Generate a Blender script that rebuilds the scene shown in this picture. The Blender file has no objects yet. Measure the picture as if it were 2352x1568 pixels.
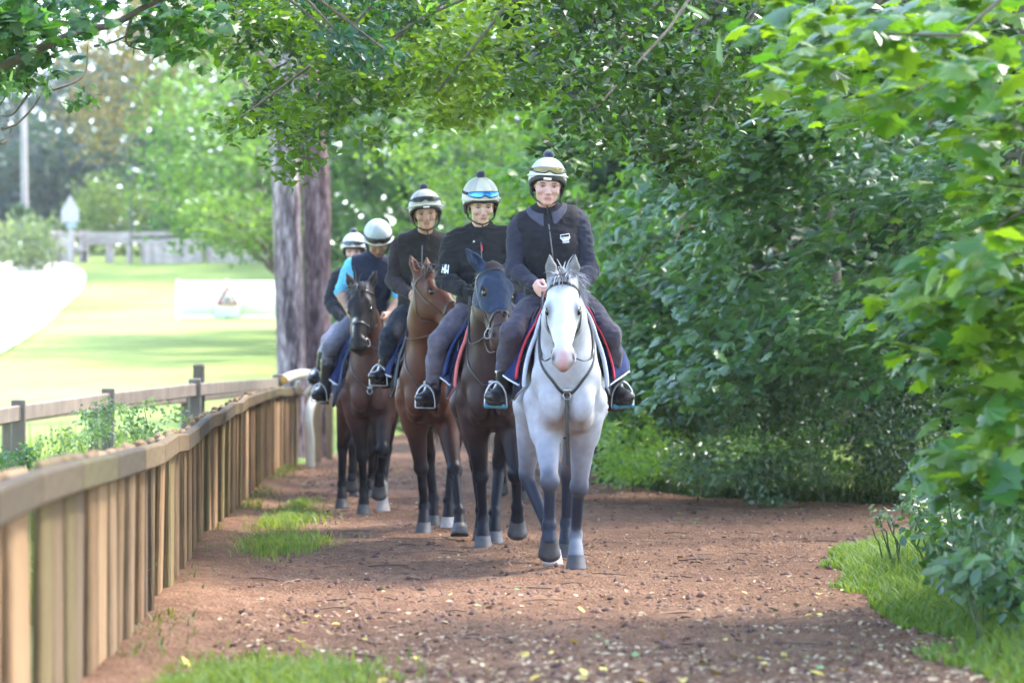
import bpy, math, random
import numpy as np
from mathutils import Vector, Matrix, Euler

# ------------------------------------------------------------------ camera, sky, sun, exposure
scene = bpy.context.scene
COL = scene.collection
R = math.radians
FPX, CX, HY, CH = 6000.0, 1176.0, 880.0, 1.12      # focal length and horizon measured on the 2352 px wide photograph
cam_d = bpy.data.cameras.new('camera'); cam = bpy.data.objects.new('camera', cam_d); COL.objects.link(cam)
cam.location = (0, 0, CH)
cam.rotation_euler = (R(90) + math.atan(96 / FPX), 0, 0)
cam_d.sensor_width = 36; cam_d.lens = 36 * FPX / 2352
cam_d.clip_start = 0.1; cam_d.clip_end = 2000
cam_d.dof.use_dof = True; cam_d.dof.focus_distance = 15.9; cam_d.dof.aperture_fstop = 2.4
scene.camera = cam
HAZE = .00035
SUN_EL, SUN_AZ = 52, 62          # degrees: height, and compass angle from straight ahead (+Y) towards the right (+X)
world = bpy.data.worlds.new('World'); scene.world = world; world.use_nodes = True
wn = world.node_tree
sky = wn.nodes.new('ShaderNodeTexSky'); sky.sky_type = 'NISHITA'; sky.sun_disc = False
sky.sun_elevation = R(SUN_EL); sky.sun_rotation = R(SUN_AZ)
sky.air_density = 1.0; sky.dust_density = 1.6; sky.ozone_density = 1.0
wn.links.new(sky.outputs[0], wn.nodes['Background'].inputs[0])
wn.nodes['Background'].inputs[1].default_value = 0.15
sun_d = bpy.data.lights.new('sun', 'SUN'); sun = bpy.data.objects.new('sun', sun_d); COL.objects.link(sun)
sun_d.energy = 2.0; sun_d.angle = R(11); sun_d.color = (1.0, 0.96, 0.90)
sdir = Vector((math.sin(R(SUN_AZ)) * math.cos(R(SUN_EL)), math.cos(R(SUN_AZ)) * math.cos(R(SUN_EL)), math.sin(R(SUN_EL))))
sun.rotation_euler = sdir.to_track_quat('Z', 'Y').to_euler()
sun.location = (30, 30, 40)
vs = scene.view_settings; vs.view_transform = 'Standard'; vs.look = 'None'; vs.gamma = 1.0; vs.use_curve_mapping = False
vs.exposure = 3.2
scene.render.engine = 'CYCLES'
cy = scene.cycles
cy.use_denoising = True; cy.max_bounces = 6; cy.diffuse_bounces = 4; cy.glossy_bounces = 2; cy.transmission_bounces = 4
cy.transparent_max_bounces = 8; cy.volume_bounces = 0; cy.sample_clamp_indirect = 8; cy.use_adaptive_sampling = True; cy.adaptive_threshold = .02
cy.caustics_reflective = False; cy.caustics_refractive = False
# ------------------------------------------------------------------ helpers
def px(x, y, Y):
    """point at depth Y that the photograph shows at pixel x, y (2352 wide)"""
    return Vector(((x - CX) / FPX * Y, Y, CH + (HY - y) / FPX * Y))

def nv(v):
    v = np.asarray(v, float); return v / (np.linalg.norm(v) + 1e-12)

def mesh_np(name, V, F, col=None, smooth=True, uvn=None):
    """F: list of int arrays (m, k), one per polygon size"""
    if not isinstance(F, (list, tuple)): F = [F]
    F = [np.asarray(f, np.int32) for f in F if len(f)]
    V = np.asarray(V, np.float32)
    me = bpy.data.meshes.new(name)
    me.vertices.add(len(V)); me.vertices.foreach_set('co', V.ravel())
    nl = sum(f.size for f in F); npoly = sum(len(f) for f in F)
    me.loops.add(nl); me.polygons.add(npoly)
    me.loops.foreach_set('vertex_index', np.concatenate([f.ravel() for f in F]))
    st = []; o = 0
    for f in F:
        st.append(o + np.arange(len(f), dtype=np.int32) * f.shape[1]); o += f.size
    me.polygons.foreach_set('loop_start', np.concatenate(st).astype(np.int32))
    me.polygons.foreach_set('use_smooth', np.full(npoly, smooth))
    me.update(calc_edges=True)
    if col is not None:
        a = me.color_attributes.new('Col', 'FLOAT_COLOR', 'POINT')
        c = np.ones((len(V), 4), np.float32); c[:, :3] = col
        a.data.foreach_set('color', c.ravel())
    return me

def obj(name, me, mat=None, parent=None, loc=None, rot=None):
    o = bpy.data.objects.new(name, me); COL.objects.link(o)
    if mat is not None:
        for m in (mat if isinstance(mat, (list, tuple)) else [mat]): me.materials.append(m)
    if parent is not None: o.parent = parent
    if loc is not None: o.location = loc
    if rot is not None: o.rotation_euler = rot
    return o

def tag(o, label=None, cat=None, group=None, kind=None):
    if label: o['label'] = label
    if cat: o['category'] = cat
    if group: o['group'] = group
    if kind: o['kind'] = kind
    return o

def thing(name, label, cat, loc=(0, 0, 0), rz=0, group=None):
    o = bpy.data.objects.new(name, None); COL.objects.link(o); o.empty_display_size = .1
    o.location = loc; o.rotation_euler = (0, 0, rz)
    return tag(o, label, cat, group)

class MB:
    """collects pieces of mesh"""
    def __init__(s): s.V = []; s.F = {}; s.C = []; s.n = 0
    def add(s, V, F, col=None):
        V = np.asarray(V, float).reshape(-1, 3); F = np.asarray(F, int)
        s.F.setdefault(F.shape[1], []).append(F + s.n); s.V.append(V); s.n += len(V)
        s.C.append(np.tile(np.asarray(col if col is not None else (1, 1, 1), float), (len(V), 1)) if col is None or np.ndim(col) == 1 else np.asarray(col))
    def mesh(s, name, smooth=True):
        return mesh_np(name, np.concatenate(s.V), [np.concatenate(f) for f in s.F.values()], np.concatenate(s.C), smooth)
    def build(s, name, mat, parent=None, smooth=True, **k):
        return obj(name, s.mesh(name, smooth), mat, parent, **k)
    def box(s, c, size, Rm=None, bev=0.0, col=None, taper=1.0):
        hx, hy, hz = [q / 2 for q in size]
        if bev <= 0:
            V = np.array([(x * hx * (taper if z > 0 else 1), y * hy * (taper if z > 0 else 1), z * hz) for z in (-1, 1) for x, y in ((-1, -1), (1, -1), (1, 1), (-1, 1))])
            F = [(3, 2, 1, 0), (4, 5, 6, 7), (0, 1, 5, 4), (1, 2, 6, 5), (2, 3, 7, 6), (3, 0, 4, 7)]
        else:
            b = min(bev, hx * .9, hy * .9, hz * .9); V = []
            oct_ = [(hx - b, -hy), (hx, -hy + b), (hx, hy - b), (hx - b, hy), (-hx + b, hy), (-hx, hy - b), (-hx, -hy + b), (-hx + b, -hy)]
            ins = [(x * (hx - b) / hx, y * (hy - b) / hy) for x, y in oct_]
            for z, ring in ((-hz, ins), (-hz + b, oct_), (hz - b, oct_), (hz, ins)):
                V += [(x, y, z) for x, y in ring]
            V = np.array(V); F = []
            for r in range(3):
                for i in range(8): j = (i + 1) % 8; F.append((r * 8 + i, r * 8 + j, r * 8 + 8 + j, r * 8 + 8 + i))
            caps = [(0, 7, 6, 1), (1, 6, 5, 2), (2, 5, 4, 3)]
            F += [c_ for c_ in caps] + [tuple(24 + i for i in reversed(c_)) for c_ in caps]
        if Rm is not None: V = V @ np.asarray(Rm).T
        s.add(V + np.asarray(c), F, col)
    def tube(s, P, r, n=8, col=None, flat=1.0, nrm=None, caps=True, closed=False):
        P = np.asarray(P, float); m = len(P); r = np.broadcast_to(np.asarray(r, float), (m,))
        if closed: T = np.roll(P, -1, 0) - np.roll(P, 1, 0)
        else: T = np.gradient(P, axis=0)
        T /= np.linalg.norm(T, axis=1)[:, None] + 1e-12
        if nrm is None:
            up = np.array((0, 0, 1.0)) if abs(T[0][2]) < .9 else np.array((1.0, 0, 0))
            N = np.zeros_like(P); v = up
            for i in range(m):
                v = v - T[i] * (v @ T[i]); v /= np.linalg.norm(v) + 1e-12; N[i] = v
        else:
            N = np.broadcast_to(np.asarray(nrm, float), P.shape).copy(); N -= T * (N * T).sum(1)[:, None]; N /= np.linalg.norm(N, axis=1)[:, None] + 1e-12
        B = np.cross(T, N)
        a = np.arange(n) * 2 * np.pi / n
        V = P[:, None] + r[:, None, None] * (np.cos(a)[None, :, None] * N[:, None] * flat + np.sin(a)[None, :, None] * B[:, None])
        i = np.arange(m if closed else m - 1)[:, None]; j = np.arange(n)[None]
        i2 = (i + 1) % m; j2 = (j + 1) % n
        F = np.stack(np.broadcast_arrays(i * n + j, i * n + j2, i2 * n + j2, i2 * n + j), -1).reshape(-1, 4)
        cc = col
        if col is not None and np.ndim(col) == 2: cc = np.repeat(np.asarray(col), n, 0)
        s.add(V.reshape(-1, 3), F, cc)
        if caps and not closed:
            base = s.n - m * n
            c0 = None if col is None else (col if np.ndim(col) == 1 else col[0]); c1 = None if col is None else (col if np.ndim(col) == 1 else col[-1])
            for k, rv, c_ in ((0, True, c0), (m - 1, False, c1)):
                ring = V[k]; cen = ring.mean(0); s.add(np.vstack([ring, cen]), [((q + 1) % n, q, n) if rv else (q, (q + 1) % n, n) for q in range(n)], c_)
    def ball(s, c, r, Rm=None, nu=14, nw=9, col=None):
        r = np.broadcast_to(np.asarray(r, float), (3,))
        th = np.linspace(0, np.pi, nw + 1)[1:-1]; ph = np.arange(nu) * 2 * np.pi / nu
        V = [(0, 0, 1)] + [(math.sin(t) * math.cos(p), math.sin(t) * math.sin(p), math.cos(t)) for t in th for p in ph] + [(0, 0, -1)]
        V = np.array(V) * r
        if Rm is not None: V = V @ np.asarray(Rm).T
        q = []; t3 = []
        for i in range(len(th) - 1):
            for j in range(nu): j2 = (j + 1) % nu; q.append((1 + i * nu + j, 1 + (i + 1) * nu + j, 1 + (i + 1) * nu + j2, 1 + i * nu + j2))
        for j in range(nu):
            j2 = (j + 1) % nu; t3.append((0, 1 + j, 1 + j2)); e = len(V) - 1; b = 1 + (len(th) - 1) * nu; t3.append((e, b + j2, b + j))
        V = V + np.asarray(c); n0 = s.n; s.add(V, q, col)
        s.F.setdefault(3, []).append(np.array(t3) + n0)
    def grid(s, G, col=None, thick=0.0):
        """G (a, b, 3) sheet; with thickness a closed shell"""
        G = np.asarray(G, float); a, b = G.shape[:2]
        i = np.arange(a - 1)[:, None]; j = np.arange(b - 1)[None]
        F = np.stack(np.broadcast_arrays(i * b + j, i * b + j + 1, (i + 1) * b + j + 1, (i + 1) * b + j), -1).reshape(-1, 4)
        if thick:
            N = np.cross(np.gradient(G, axis=0), np.gradient(G, axis=1)); N /= np.linalg.norm(N, axis=2)[..., None] + 1e-12
            V = np.concatenate([G.reshape(-1, 3), (G + N * thick).reshape(-1, 3)]); n = a * b
            rim = list(range(b)) + [k * b + b - 1 for k in range(1, a)] + [(a - 1) * b + k for k in range(b - 2, -1, -1)] + [k * b for k in range(a - 2, 0, -1)]
            E = [(rim[k], rim[(k + 1) % len(rim)], rim[(k + 1) % len(rim)] + n, rim[k] + n) for k in range(len(rim))]
            F = np.concatenate([F[:, ::-1], F + n, np.array(E)])
            if col is not None and np.ndim(col) == 2: col = np.vstack([col, col])
        else: V = G.reshape(-1, 3)
        s.add(V, F, col)

# ---- organic bodies: rounded cones and ellipsoids blended into one surface (surface nets on a distance grid)
def caps_(a, b, ra, rb, c=None, cb=None, u=None, f=1.0, k=.03, sub=False, g=''):
    return dict(t='c', a=np.array(a, float), b=np.array(b, float), ra=ra, rb=rb, c=c, cb=cb if cb is not None else c, u=None if u is None else nv(u), f=f, k=k, sub=sub, g=g)
def ell_(p, r, Rm=None, c=None, k=.03, sub=False, g=''):
    return dict(t='e', a=np.array(p, float), r=np.array(r, float), R=np.eye(3) if Rm is None else np.asarray(Rm, float), c=c, cb=c, k=k, sub=sub, g=g)
def pdist(p, X, Y, Z, inf=0.0):
    F_ = lambda v: [float(q) for q in v]
    if p['t'] == 'c':
        a, b = p['a'], p['b']; u, f = p['u'], p['f']
        dx, dy, dz = X - a[0], Y - a[1], Z - a[2]; ba = b - a
        if u is not None:
            q = (dx * u[0] + dy * u[1] + dz * u[2]) * (1 / f - 1)
            dx = dx + q * u[0]; dy = dy + q * u[1]; dz = dz + q * u[2]
            ba = ba + (1 / f - 1) * (ba @ u) * u
        L = ba @ ba + 1e-9
        t = np.clip((dx * ba[0] + dy * ba[1] + dz * ba[2]) / L, 0, 1)
        ex, ey, ez = dx - t * ba[0], dy - t * ba[1], dz - t * ba[2]
        d = np.sqrt(ex * ex + ey * ey + ez * ez) - (p['ra'] + (p['rb'] - p['ra']) * t) - inf
        if u is not None and f < 1: d = d * math.sqrt(f)
        return d, t
    a, r, Rm = p['a'], p['r'] + inf, p['R']
    dx, dy, dz = X - a[0], Y - a[1], Z - a[2]
    l = [(dx * Rm[0, i] + dy * Rm[1, i] + dz * Rm[2, i]) / r[i] for i in range(3)]
    k0 = np.sqrt(l[0] ** 2 + l[1] ** 2 + l[2] ** 2) + 1e-9
    k1 = np.sqrt((l[0] / r[0]) ** 2 + (l[1] / r[1]) ** 2 + (l[2] / r[2]) ** 2) + 1e-9
    return k0 * (k0 - 1) / k1, 0.0 * k0
def pbox(p, m):
    if p['t'] == 'c':
        r = max(p['ra'], p['rb']) * max(1, p['f']) + m
        return np.minimum(p['a'], p['b']) - r, np.maximum(p['a'], p['b']) + r
    e = np.sqrt((p['R'] ** 2) @ (p['r'] ** 2)) + m
    return p['a'] - e, p['a'] + e
def smin(a, b, k):
    h = np.clip(.5 + .5 * (b - a) / k, 0, 1)
    return b + (a - b) * h - k * h * (1 - h)
def sdf(prims, P, inf=0.0):
    X, Y, Z = P[:, 0], P[:, 1], P[:, 2]; d = np.full(len(P), 9.0)
    for p in prims:
        e, _ = pdist(p, X, Y, Z, 0 if p['sub'] else inf)
        d = -smin(-d, e, p['k']) if p['sub'] else smin(d, e, p['k'])
    return d
def sgrad(prims, P, inf=0.0, h=.004):
    E = h * np.eye(3); n = len(P)
    d = sdf(prims, np.concatenate([P + E[0], P + E[1], P + E[2], P - E[0], P - E[1], P - E[2]]), inf).reshape(6, n)
    G = (d[:3] - d[3:]).T
    return G / (np.linalg.norm(G, axis=1)[:, None] + 1e-12)
def snap(prims, P, off=0.0, inf=0.0, it=6, out_only=False):
    P = np.array(P, float).reshape(-1, 3); lo, hi = P.min(0) - .08, P.max(0) + .08
    prims = [p for p in prims if np.all(pbox(p, .06 + inf)[0] < hi) and np.all(pbox(p, .06 + inf)[1] > lo)] or prims
    for _ in range(it):
        d = sdf(prims, P, inf) - off
        if out_only: d = np.minimum(d, 0)
        P = P - sgrad(prims, P, inf) * d[:, None] * .85
    return P
def sample_cols(prims, V, w=.012, dflt=(.5, .5, .5)):
    A = np.zeros((len(V), 3)); W = np.zeros(len(V)) + 1e-12; X, Y, Z = V.T
    for p in prims:
        if p['sub'] or p['c'] is None: continue
        lo, hi = pbox(p, .12); m = np.all((V > lo) & (V < hi), 1)
        if not m.any(): continue
        d, t = pdist(p, X[m], Y[m], Z[m]); e = np.exp(-np.clip(d, -.05, 1) / w)
        t = np.asarray(t)[:, None]; t = t * t * (3 - 2 * t)
        A[m] += e[:, None] * (np.array(p['c']) * (1 - t) + np.array(p['cb']) * t); W[m] += e
    out = A / W[:, None]; out[W < 1e-9] = dflt
    return out
def surface(prims, h=.01, inf=0.0, cut=None, smooth=1):
    """polygonise; cut(X, Y, Z) -> distance that is intersected with the body"""
    m = .045 + inf
    los, his = zip(*[pbox(p, m) for p in prims if not p['sub']])
    lo = np.min(los, 0); hi = np.max(his, 0); n = np.ceil((hi - lo) / h).astype(int) + 2
    ax = [lo[i] + np.arange(n[i]) * h for i in range(3)]
    D = np.full(n, .5, np.float32)
    for p in prims:
        l, q = pbox(p, m + p['k']); i0 = np.clip(np.floor((l - lo) / h).astype(int), 0, n); i1 = np.clip(np.ceil((q - lo) / h).astype(int) + 1, 0, n)
        if np.any(i1 <= i0): continue
        s = tuple(slice(a, b) for a, b in zip(i0, i1))
        X = ax[0][s[0]][:, None, None].astype(np.float32); Y = ax[1][s[1]][None, :, None].astype(np.float32); Z = ax[2][s[2]][None, None, :].astype(np.float32)
        d, _ = pdist(p, X, Y, Z, 0 if p['sub'] else inf)
        D[s] = -smin(-D[s], d, p['k']) if p['sub'] else smin(D[s], d, p['k'])
    if cut is not None:
        D = np.maximum(D, cut(ax[0][:, None, None], ax[1][None, :, None], ax[2][None, None, :]).astype(np.float32))
    I = D < 0
    C = np.zeros(tuple(n - 1), np.uint8)
    offs = [(a, b, c) for a in (0, 1) for b in (0, 1) for c in (0, 1)]
    sl = lambda o: tuple(slice(o[i], n[i] - 1 + o[i]) for i in range(3))
    for o in offs: C += I[sl(o)]
    cells = np.argwhere((C > 0) & (C < 8)); idx = np.full(tuple(n - 1), -1, np.int32); idx[tuple(cells.T)] = np.arange(len(cells))
    vals = {o: D[tuple((cells + o).T)] for o in offs}
    S = np.zeros((len(cells), 3)); cnt = np.zeros(len(cells))
    for o in offs:
        for a in range(3):
            if o[a]: continue
            o2 = tuple(1 if i == a else o[i] for i in range(3))
            v0, v1 = vals[o], vals[o2]; mk = (v0 < 0) != (v1 < 0)
            t = v0 / np.where(v0 == v1, 1, v0 - v1)
            pt = np.tile(np.array(o, float), (len(cells), 1)); pt[:, a] += t
            S[mk] += pt[mk]; cnt[mk] += 1
    V = (cells + S / cnt[:, None]) * h + lo
    Q = []
    for a in range(3):
        b, c = (a + 1) % 3, (a + 2) % 3
        sA = [slice(1, n[i] - 1) for i in range(3)]; sA[a] = slice(0, n[a] - 1); sB = list(sA); sB[a] = slice(1, n[a])
        A, B = I[tuple(sA)], I[tuple(sB)]
        for mk, flip in ((A & ~B, False), (~A & B, True)):
            e = np.argwhere(mk)
            if not len(e): continue
            e = e + np.array([0 if i == a else 1 for i in range(3)])
            def cell(db, dc):
                q = e.copy(); q[:, b] -= db; q[:, c] -= dc; return idx[tuple(q.T)]
            q = np.stack([cell(1, 1), cell(0, 1), cell(0, 0), cell(1, 0)], 1)
            Q.append(q[:, ::-1] if flip else q)
    Q = np.concatenate(Q)
    for _ in range(smooth):
        src = np.concatenate([Q[:, i] for i in range(4)] * 2); dst = np.concatenate([Q[:, (i + 1) % 4] for i in range(4)] + [Q[:, i - 1] for i in range(4)])
        cn = np.maximum(np.bincount(src, minlength=len(V)), 1)
        acc = np.stack([np.bincount(src, weights=V[dst, i], minlength=len(V)) for i in range(3)], 1)
        V = V * .5 + .5 * acc / cn[:, None]
    return V, Q

def vnoise(P, sc, seed=0):
    """smooth value noise, about -1..1"""
    P = np.asarray(P, float) * sc + seed * 17.31; i = np.floor(P).astype(np.int64); f = P - i; f = f * f * (3 - 2 * f)
    def hsh(a):
        h = (a[..., 0] * 374761393 + a[..., 1] * 668265263 + a[..., 2] * 2147483647 + seed * 144665) & 0x7fffffff
        h = ((h ^ (h >> 13)) * 1274126177) & 0x7fffffff
        return ((h ^ (h >> 16)) & 0xffff) / 32767.5 - 1
    out = 0
    for a in (0, 1):
        for b in (0, 1):
            for c in (0, 1):
                w = (f[..., 0] if a else 1 - f[..., 0]) * (f[..., 1] if b else 1 - f[..., 1]) * (f[..., 2] if c else 1 - f[..., 2])
                out = out + w * hsh(i + np.array((a, b, c)))
    return out
def rot_to(z, x=None):
    """columns: frame whose z axis is z"""
    z = nv(z); x = np.array((1., 0, 0)) if x is None else np.asarray(x, float)
    x = x - z * (x @ z)
    if np.linalg.norm(x) < 1e-6: x = np.array((0, 1., 0)) - z * z[1]
    x = nv(x); return np.stack([x, np.cross(z, x), z], 1)
def spline(P, n):
    """Catmull-Rom through the points"""
    P = np.asarray(P, float); Q = np.vstack([2 * P[0] - P[1], P, 2 * P[-1] - P[-2]]); m = len(P) - 1
    t = np.linspace(0, m, n); i = np.minimum(t.astype(int), m - 1); f = (t - i)[:, None]
    a, b, c, d = Q[i], Q[i + 1], Q[i + 2], Q[i + 3]
    return .5 * (2 * b + (c - a) * f + (2 * a - 5 * b + 4 * c - d) * f ** 2 + (3 * b - a - 3 * c + d) * f ** 3)

# ---- materials
M = {}
def mat(name, col=(.5, .5, .5), rough=.6, attr=False, noise=None, bump=None, metal=0.0, sheen=0.0, transl=0.0, tcol=(1.45, 1.3, .45), spec=.5, var=0.0, coat=0.0, stretch=None):
    """noise=(scale, amount, detail): colour mottling; bump=(scale, strength); attr: colour attribute 'Col' times col; var: per-object brightness"""
    m = bpy.data.materials.new(name); m.use_nodes = True; nt = m.node_tree; N = nt.nodes; L = nt.links
    b = N['Principled BSDF']; b.inputs['Roughness'].default_value = rough; b.inputs['Metallic'].default_value = metal
    b.inputs['Specular IOR Level'].default_value = spec
    if sheen: b.inputs['Sheen Weight'].default_value = sheen; b.inputs['Sheen Roughness'].default_value = .5
    if coat: b.inputs['Coat Weight'].default_value = coat; b.inputs['Coat Roughness'].default_value = .15
    rgb = N.new('ShaderNodeRGB'); rgb.outputs[0].default_value = (*col, 1); out = rgb.outputs[0]
    def mul(a, bb):
        x = N.new('ShaderNodeMix'); x.data_type = 'RGBA'; x.blend_type = 'MULTIPLY'; x.inputs[0].default_value = 1
        L.new(a, x.inputs[6]); L.new(bb, x.inputs[7]); return x.outputs[2]
    if attr:
        at = N.new('ShaderNodeAttribute'); at.attribute_name = 'Col'; out = mul(out, at.outputs['Color'])
    tc = N.new('ShaderNodeTexCoord'); vec = tc.outputs['Object']
    if stretch:
        mp = N.new('ShaderNodeMapping'); mp.inputs['Scale'].default_value = stretch; L.new(vec, mp.inputs[0]); vec = mp.outputs[0]
    def ramp(src, lo, hi):
        r = N.new('ShaderNodeMapRange'); r.inputs['From Min'].default_value = .25; r.inputs['From Max'].default_value = .75
        r.inputs['To Min'].default_value = lo; r.inputs['To Max'].default_value = hi; L.new(src, r.inputs[0])
        c = N.new('ShaderNodeCombineColor'); [L.new(r.outputs[0], c.inputs[i]) for i in range(3)]; return c.outputs[0]
    if noise:
        n = N.new('ShaderNodeTexNoise'); n.inputs['Scale'].default_value = noise[0]; n.inputs['Detail'].default_value = noise[2] if len(noise) > 2 else 4
        L.new(vec, n.inputs['Vector']); out = mul(out, ramp(n.outputs['Fac'], 1 - noise[1], 1 + noise[1]))
    if var:
        oi = N.new('ShaderNodeObjectInfo'); r = N.new('ShaderNodeMapRange'); r.inputs['To Min'].default_value = 1 - var; r.inputs['To Max'].default_value = 1 + var
        L.new(oi.outputs['Random'], r.inputs[0]); c = N.new('ShaderNodeCombineColor'); [L.new(r.outputs[0], c.inputs[i]) for i in range(3)]; out = mul(out, c.outputs[0])
    L.new(out, b.inputs['Base Color'])
    if bump:
        n2 = N.new('ShaderNodeTexNoise'); n2.inputs['Scale'].default_value = bump[0]; n2.inputs['Detail'].default_value = 5
        L.new(vec, n2.inputs['Vector']); bp = N.new('ShaderNodeBump'); bp.inputs['Strength'].default_value = bump[1]; bp.inputs['Distance'].default_value = bump[2] if len(bump) > 2 else .01
        L.new(n2.outputs['Fac'], bp.inputs['Height']); L.new(bp.outputs[0], b.inputs['Normal'])
    if transl:
        tr = N.new('ShaderNodeBsdfTranslucent'); mx = N.new('ShaderNodeMixShader'); mx.inputs[0].default_value = transl
        g = N.new('ShaderNodeMix'); g.data_type = 'RGBA'; g.blend_type = 'MULTIPLY'; g.inputs[0].default_value = 1
        L.new(out, g.inputs[6]); g.inputs[7].default_value = (*tcol, 1)
        L.new(g.outputs[2], tr.inputs[0]); L.new(b.outputs[0], mx.inputs[1]); L.new(tr.outputs[0], mx.inputs[2])
        L.new(mx.outputs[0], N['Material Output'].inputs[0])
    return m
# ------------------------------------------------------------------ ground, path, field
FENCE = [(-1.30, 6.4), (-1.38, 7.2), (-1.445, 8.35), (-1.556, 10.4), (-1.652, 12.0), (-1.84, 14.45), (-2.06, 17.4), (-2.16, 18.6), (-2.30, 21.7), (-2.55, 26.0), (-2.93, 32.5), (-2.90, 36.2)]
FTOP = [(6.4, .865), (8.35, .870), (10.4, .852), (11.8, .845), (14.3, .855), (15.8, .835), (17.4, .90), (18.8, .895), (21.0, .955), (25, 1.02), (32, 1.065), (37, 1.065)]
fx_ = lambda Y: np.interp(Y, [p[1] for p in FENCE], [p[0] for p in FENCE])
PR = [(4, 2.0), (8, 2.0), (11.2, 2.15), (15, 2.05), (17, 2.35), (18.5, 2.9), (20, 4.2), (22, 5.4), (23.5, 4.6), (24.3, 3.3), (25.5, 1.95), (27, 1.55), (31, 1.2), (40, .95), (60, .85), (75, .9)]
prx = lambda Y: np.interp(Y, [p[0] for p in PR], [p[1] for p in PR])
def plx(Y): return np.where(Y < 36.2, fx_(np.clip(Y, 6.4, 36.2)) - .12, -2.9 + (np.clip(Y, 36.2, 80) - 36.2) * .02)
FIELD = [(0, 0), (20, .0), (30, .22), (40, .70), (50, 1.25), (60, 1.85), (78, 3.0), (90, 4.3), (100, 5.7), (115, 7.2), (140, 8.2), (250, 11), (600, 22)]
def zt(X, Y):
    X = np.asarray(X, float); Y = np.asarray(Y, float)
    f = np.interp(Y, [p[0] for p in FIELD], [p[1] for p in FIELD])
    w = np.clip((plx(Y) - .1 - X) / 2.5, 0, 1); w = w * w * (3 - 2 * w); wf = np.clip((Y - 62) / 18, 0, 1); w = np.maximum(w, wf * wf * (3 - 2 * wf) * .9)
    r = np.clip((X - prx(Y) - .15) / 2.5, 0, 1); r = r * r * (3 - 2 * r) * np.clip((70 - Y) / 20, 0, 1)
    return f * w + .55 * r + (w + r > .01) * .03 * vnoise(np.stack([X, Y, 0 * X], -1), .6, 3)
ys = np.concatenate([np.arange(-6, 40, .5), np.arange(40, 120, 1.5), np.geomspace(120, 290, 16)]); xs = np.concatenate([-np.geomspace(240, 14, 20), np.arange(-13.5, 12, .5), np.geomspace(12, 240, 20)])
XX, YY = np.meshgrid(xs, ys); ZZ = zt(XX, YY) - .015
gm = MB(); gm.grid(np.stack([XX, YY, ZZ], -1))
def zone_mat(name, cols, scales, rough=.9, bump=None, sheen=0):
    """colour from layered noise: cols = [(pos, rgb)...]"""
    m = bpy.data.materials.new(name); m.use_nodes = True; nt = m.node_tree; N = nt.nodes; L = nt.links; b = N['Principled BSDF']; b.inputs['Roughness'].default_value = rough; b.inputs['Specular IOR Level'].default_value = .2
    tc = N.new('ShaderNodeTexCoord'); acc = None
    for sc, wt in scales:
        n = N.new('ShaderNodeTexNoise'); n.inputs['Scale'].default_value = sc; n.inputs['Detail'].default_value = 6; n.inputs['Roughness'].default_value = .6; L.new(tc.outputs['Object'], n.inputs['Vector'])
        mu = N.new('ShaderNodeMath'); mu.operation = 'MULTIPLY'; mu.inputs[1].default_value = wt; L.new(n.outputs['Fac'], mu.inputs[0])
        if acc is None: acc = mu.outputs[0]
        else:
            ad = N.new('ShaderNodeMath'); ad.operation = 'ADD'; L.new(acc, ad.inputs[0]); L.new(mu.outputs[0], ad.inputs[1]); acc = ad.outputs[0]
    cr = N.new('ShaderNodeValToRGB'); e = cr.color_ramp.elements
    e[0].position, e[0].color = cols[0][0], (*cols[0][1], 1); e[1].position, e[1].color = cols[-1][0], (*cols[-1][1], 1)
    for p, c in cols[1:-1]: q = e.new(p); q.color = (*c, 1)
    L.new(acc, cr.inputs[0]); L.new(cr.outputs[0], b.inputs['Base Color'])
    if bump:
        n = N.new('ShaderNodeTexNoise'); n.inputs['Scale'].default_value = bump[0]; n.inputs['Detail'].default_value = 8; L.new(tc.outputs['Object'], n.inputs['Vector'])
        bp = N.new('ShaderNodeBump'); bp.inputs['Strength'].default_value = bump[1]; bp.inputs['Distance'].default_value = bump[2]; L.new(n.outputs['Fac'], bp.inputs['Height']); L.new(bp.outputs[0], b.inputs['Normal'])
    return m
M['field'] = zone_mat('field', [(.3, (.13, .19, .04)), (.5, (.19, .25, .055)), (.7, (.27, .30, .09))], [(.22, .5), (3, .5)], bump=(25, .5, .03))
tag(gm.build('ground', M['field']), kind='structure')
# earth path: crumbled red-brown soil
M['soil'] = zone_mat('soil', [(.36, (.045, .020, .010)), (.45, (.128, .062, .032)), (.54, (.218, .114, .063)), (.64, (.37, .225, .137))], [(.9, .25), (11, .30), (75, .45)], bump=(55, 1.0, .05))
Yp = np.concatenate([np.arange(3, 26, .07), np.arange(26, 76, .4)]); U = np.linspace(0, 1, 130)
L_, Rr = plx(Yp), prx(Yp); L_ = L_ + .10 * vnoise(np.stack([Yp, 0 * Yp, 0 * Yp], -1), .9, 5); Rr = Rr + .12 * vnoise(np.stack([Yp, 0 * Yp + 4, 0 * Yp], -1), 1.1, 6)
Xp = L_[:, None] + (Rr - L_)[:, None] * U[None]; Yg = np.repeat(Yp[:, None], 130, 1); P3 = np.stack([Xp, Yg, 0 * Xp], -1)
clod = vnoise(P3, 2.2, 1) * .012 + vnoise(P3, 7, 2) * .010 + np.abs(vnoise(P3, 17, 3)) * .018 + np.abs(vnoise(P3, 31, 4)) * .014
edge = np.minimum(U, 1 - U)[None] * 8; Zp = zt(Xp, Yg) * 0 + .004 + (clod - .010) * np.clip(edge, 0, 1) + .10 * np.exp(-((Xp - fx_(Yg) - .05) / .22) ** 2) * (.5 + .5 * vnoise(P3, 1.1, 8)) * (Yg < 30)
Zp = Zp + np.interp(Yg, [0, 62, 80], [0, 0, 1.5]); Zp = np.maximum(Zp, -.012)
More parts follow.
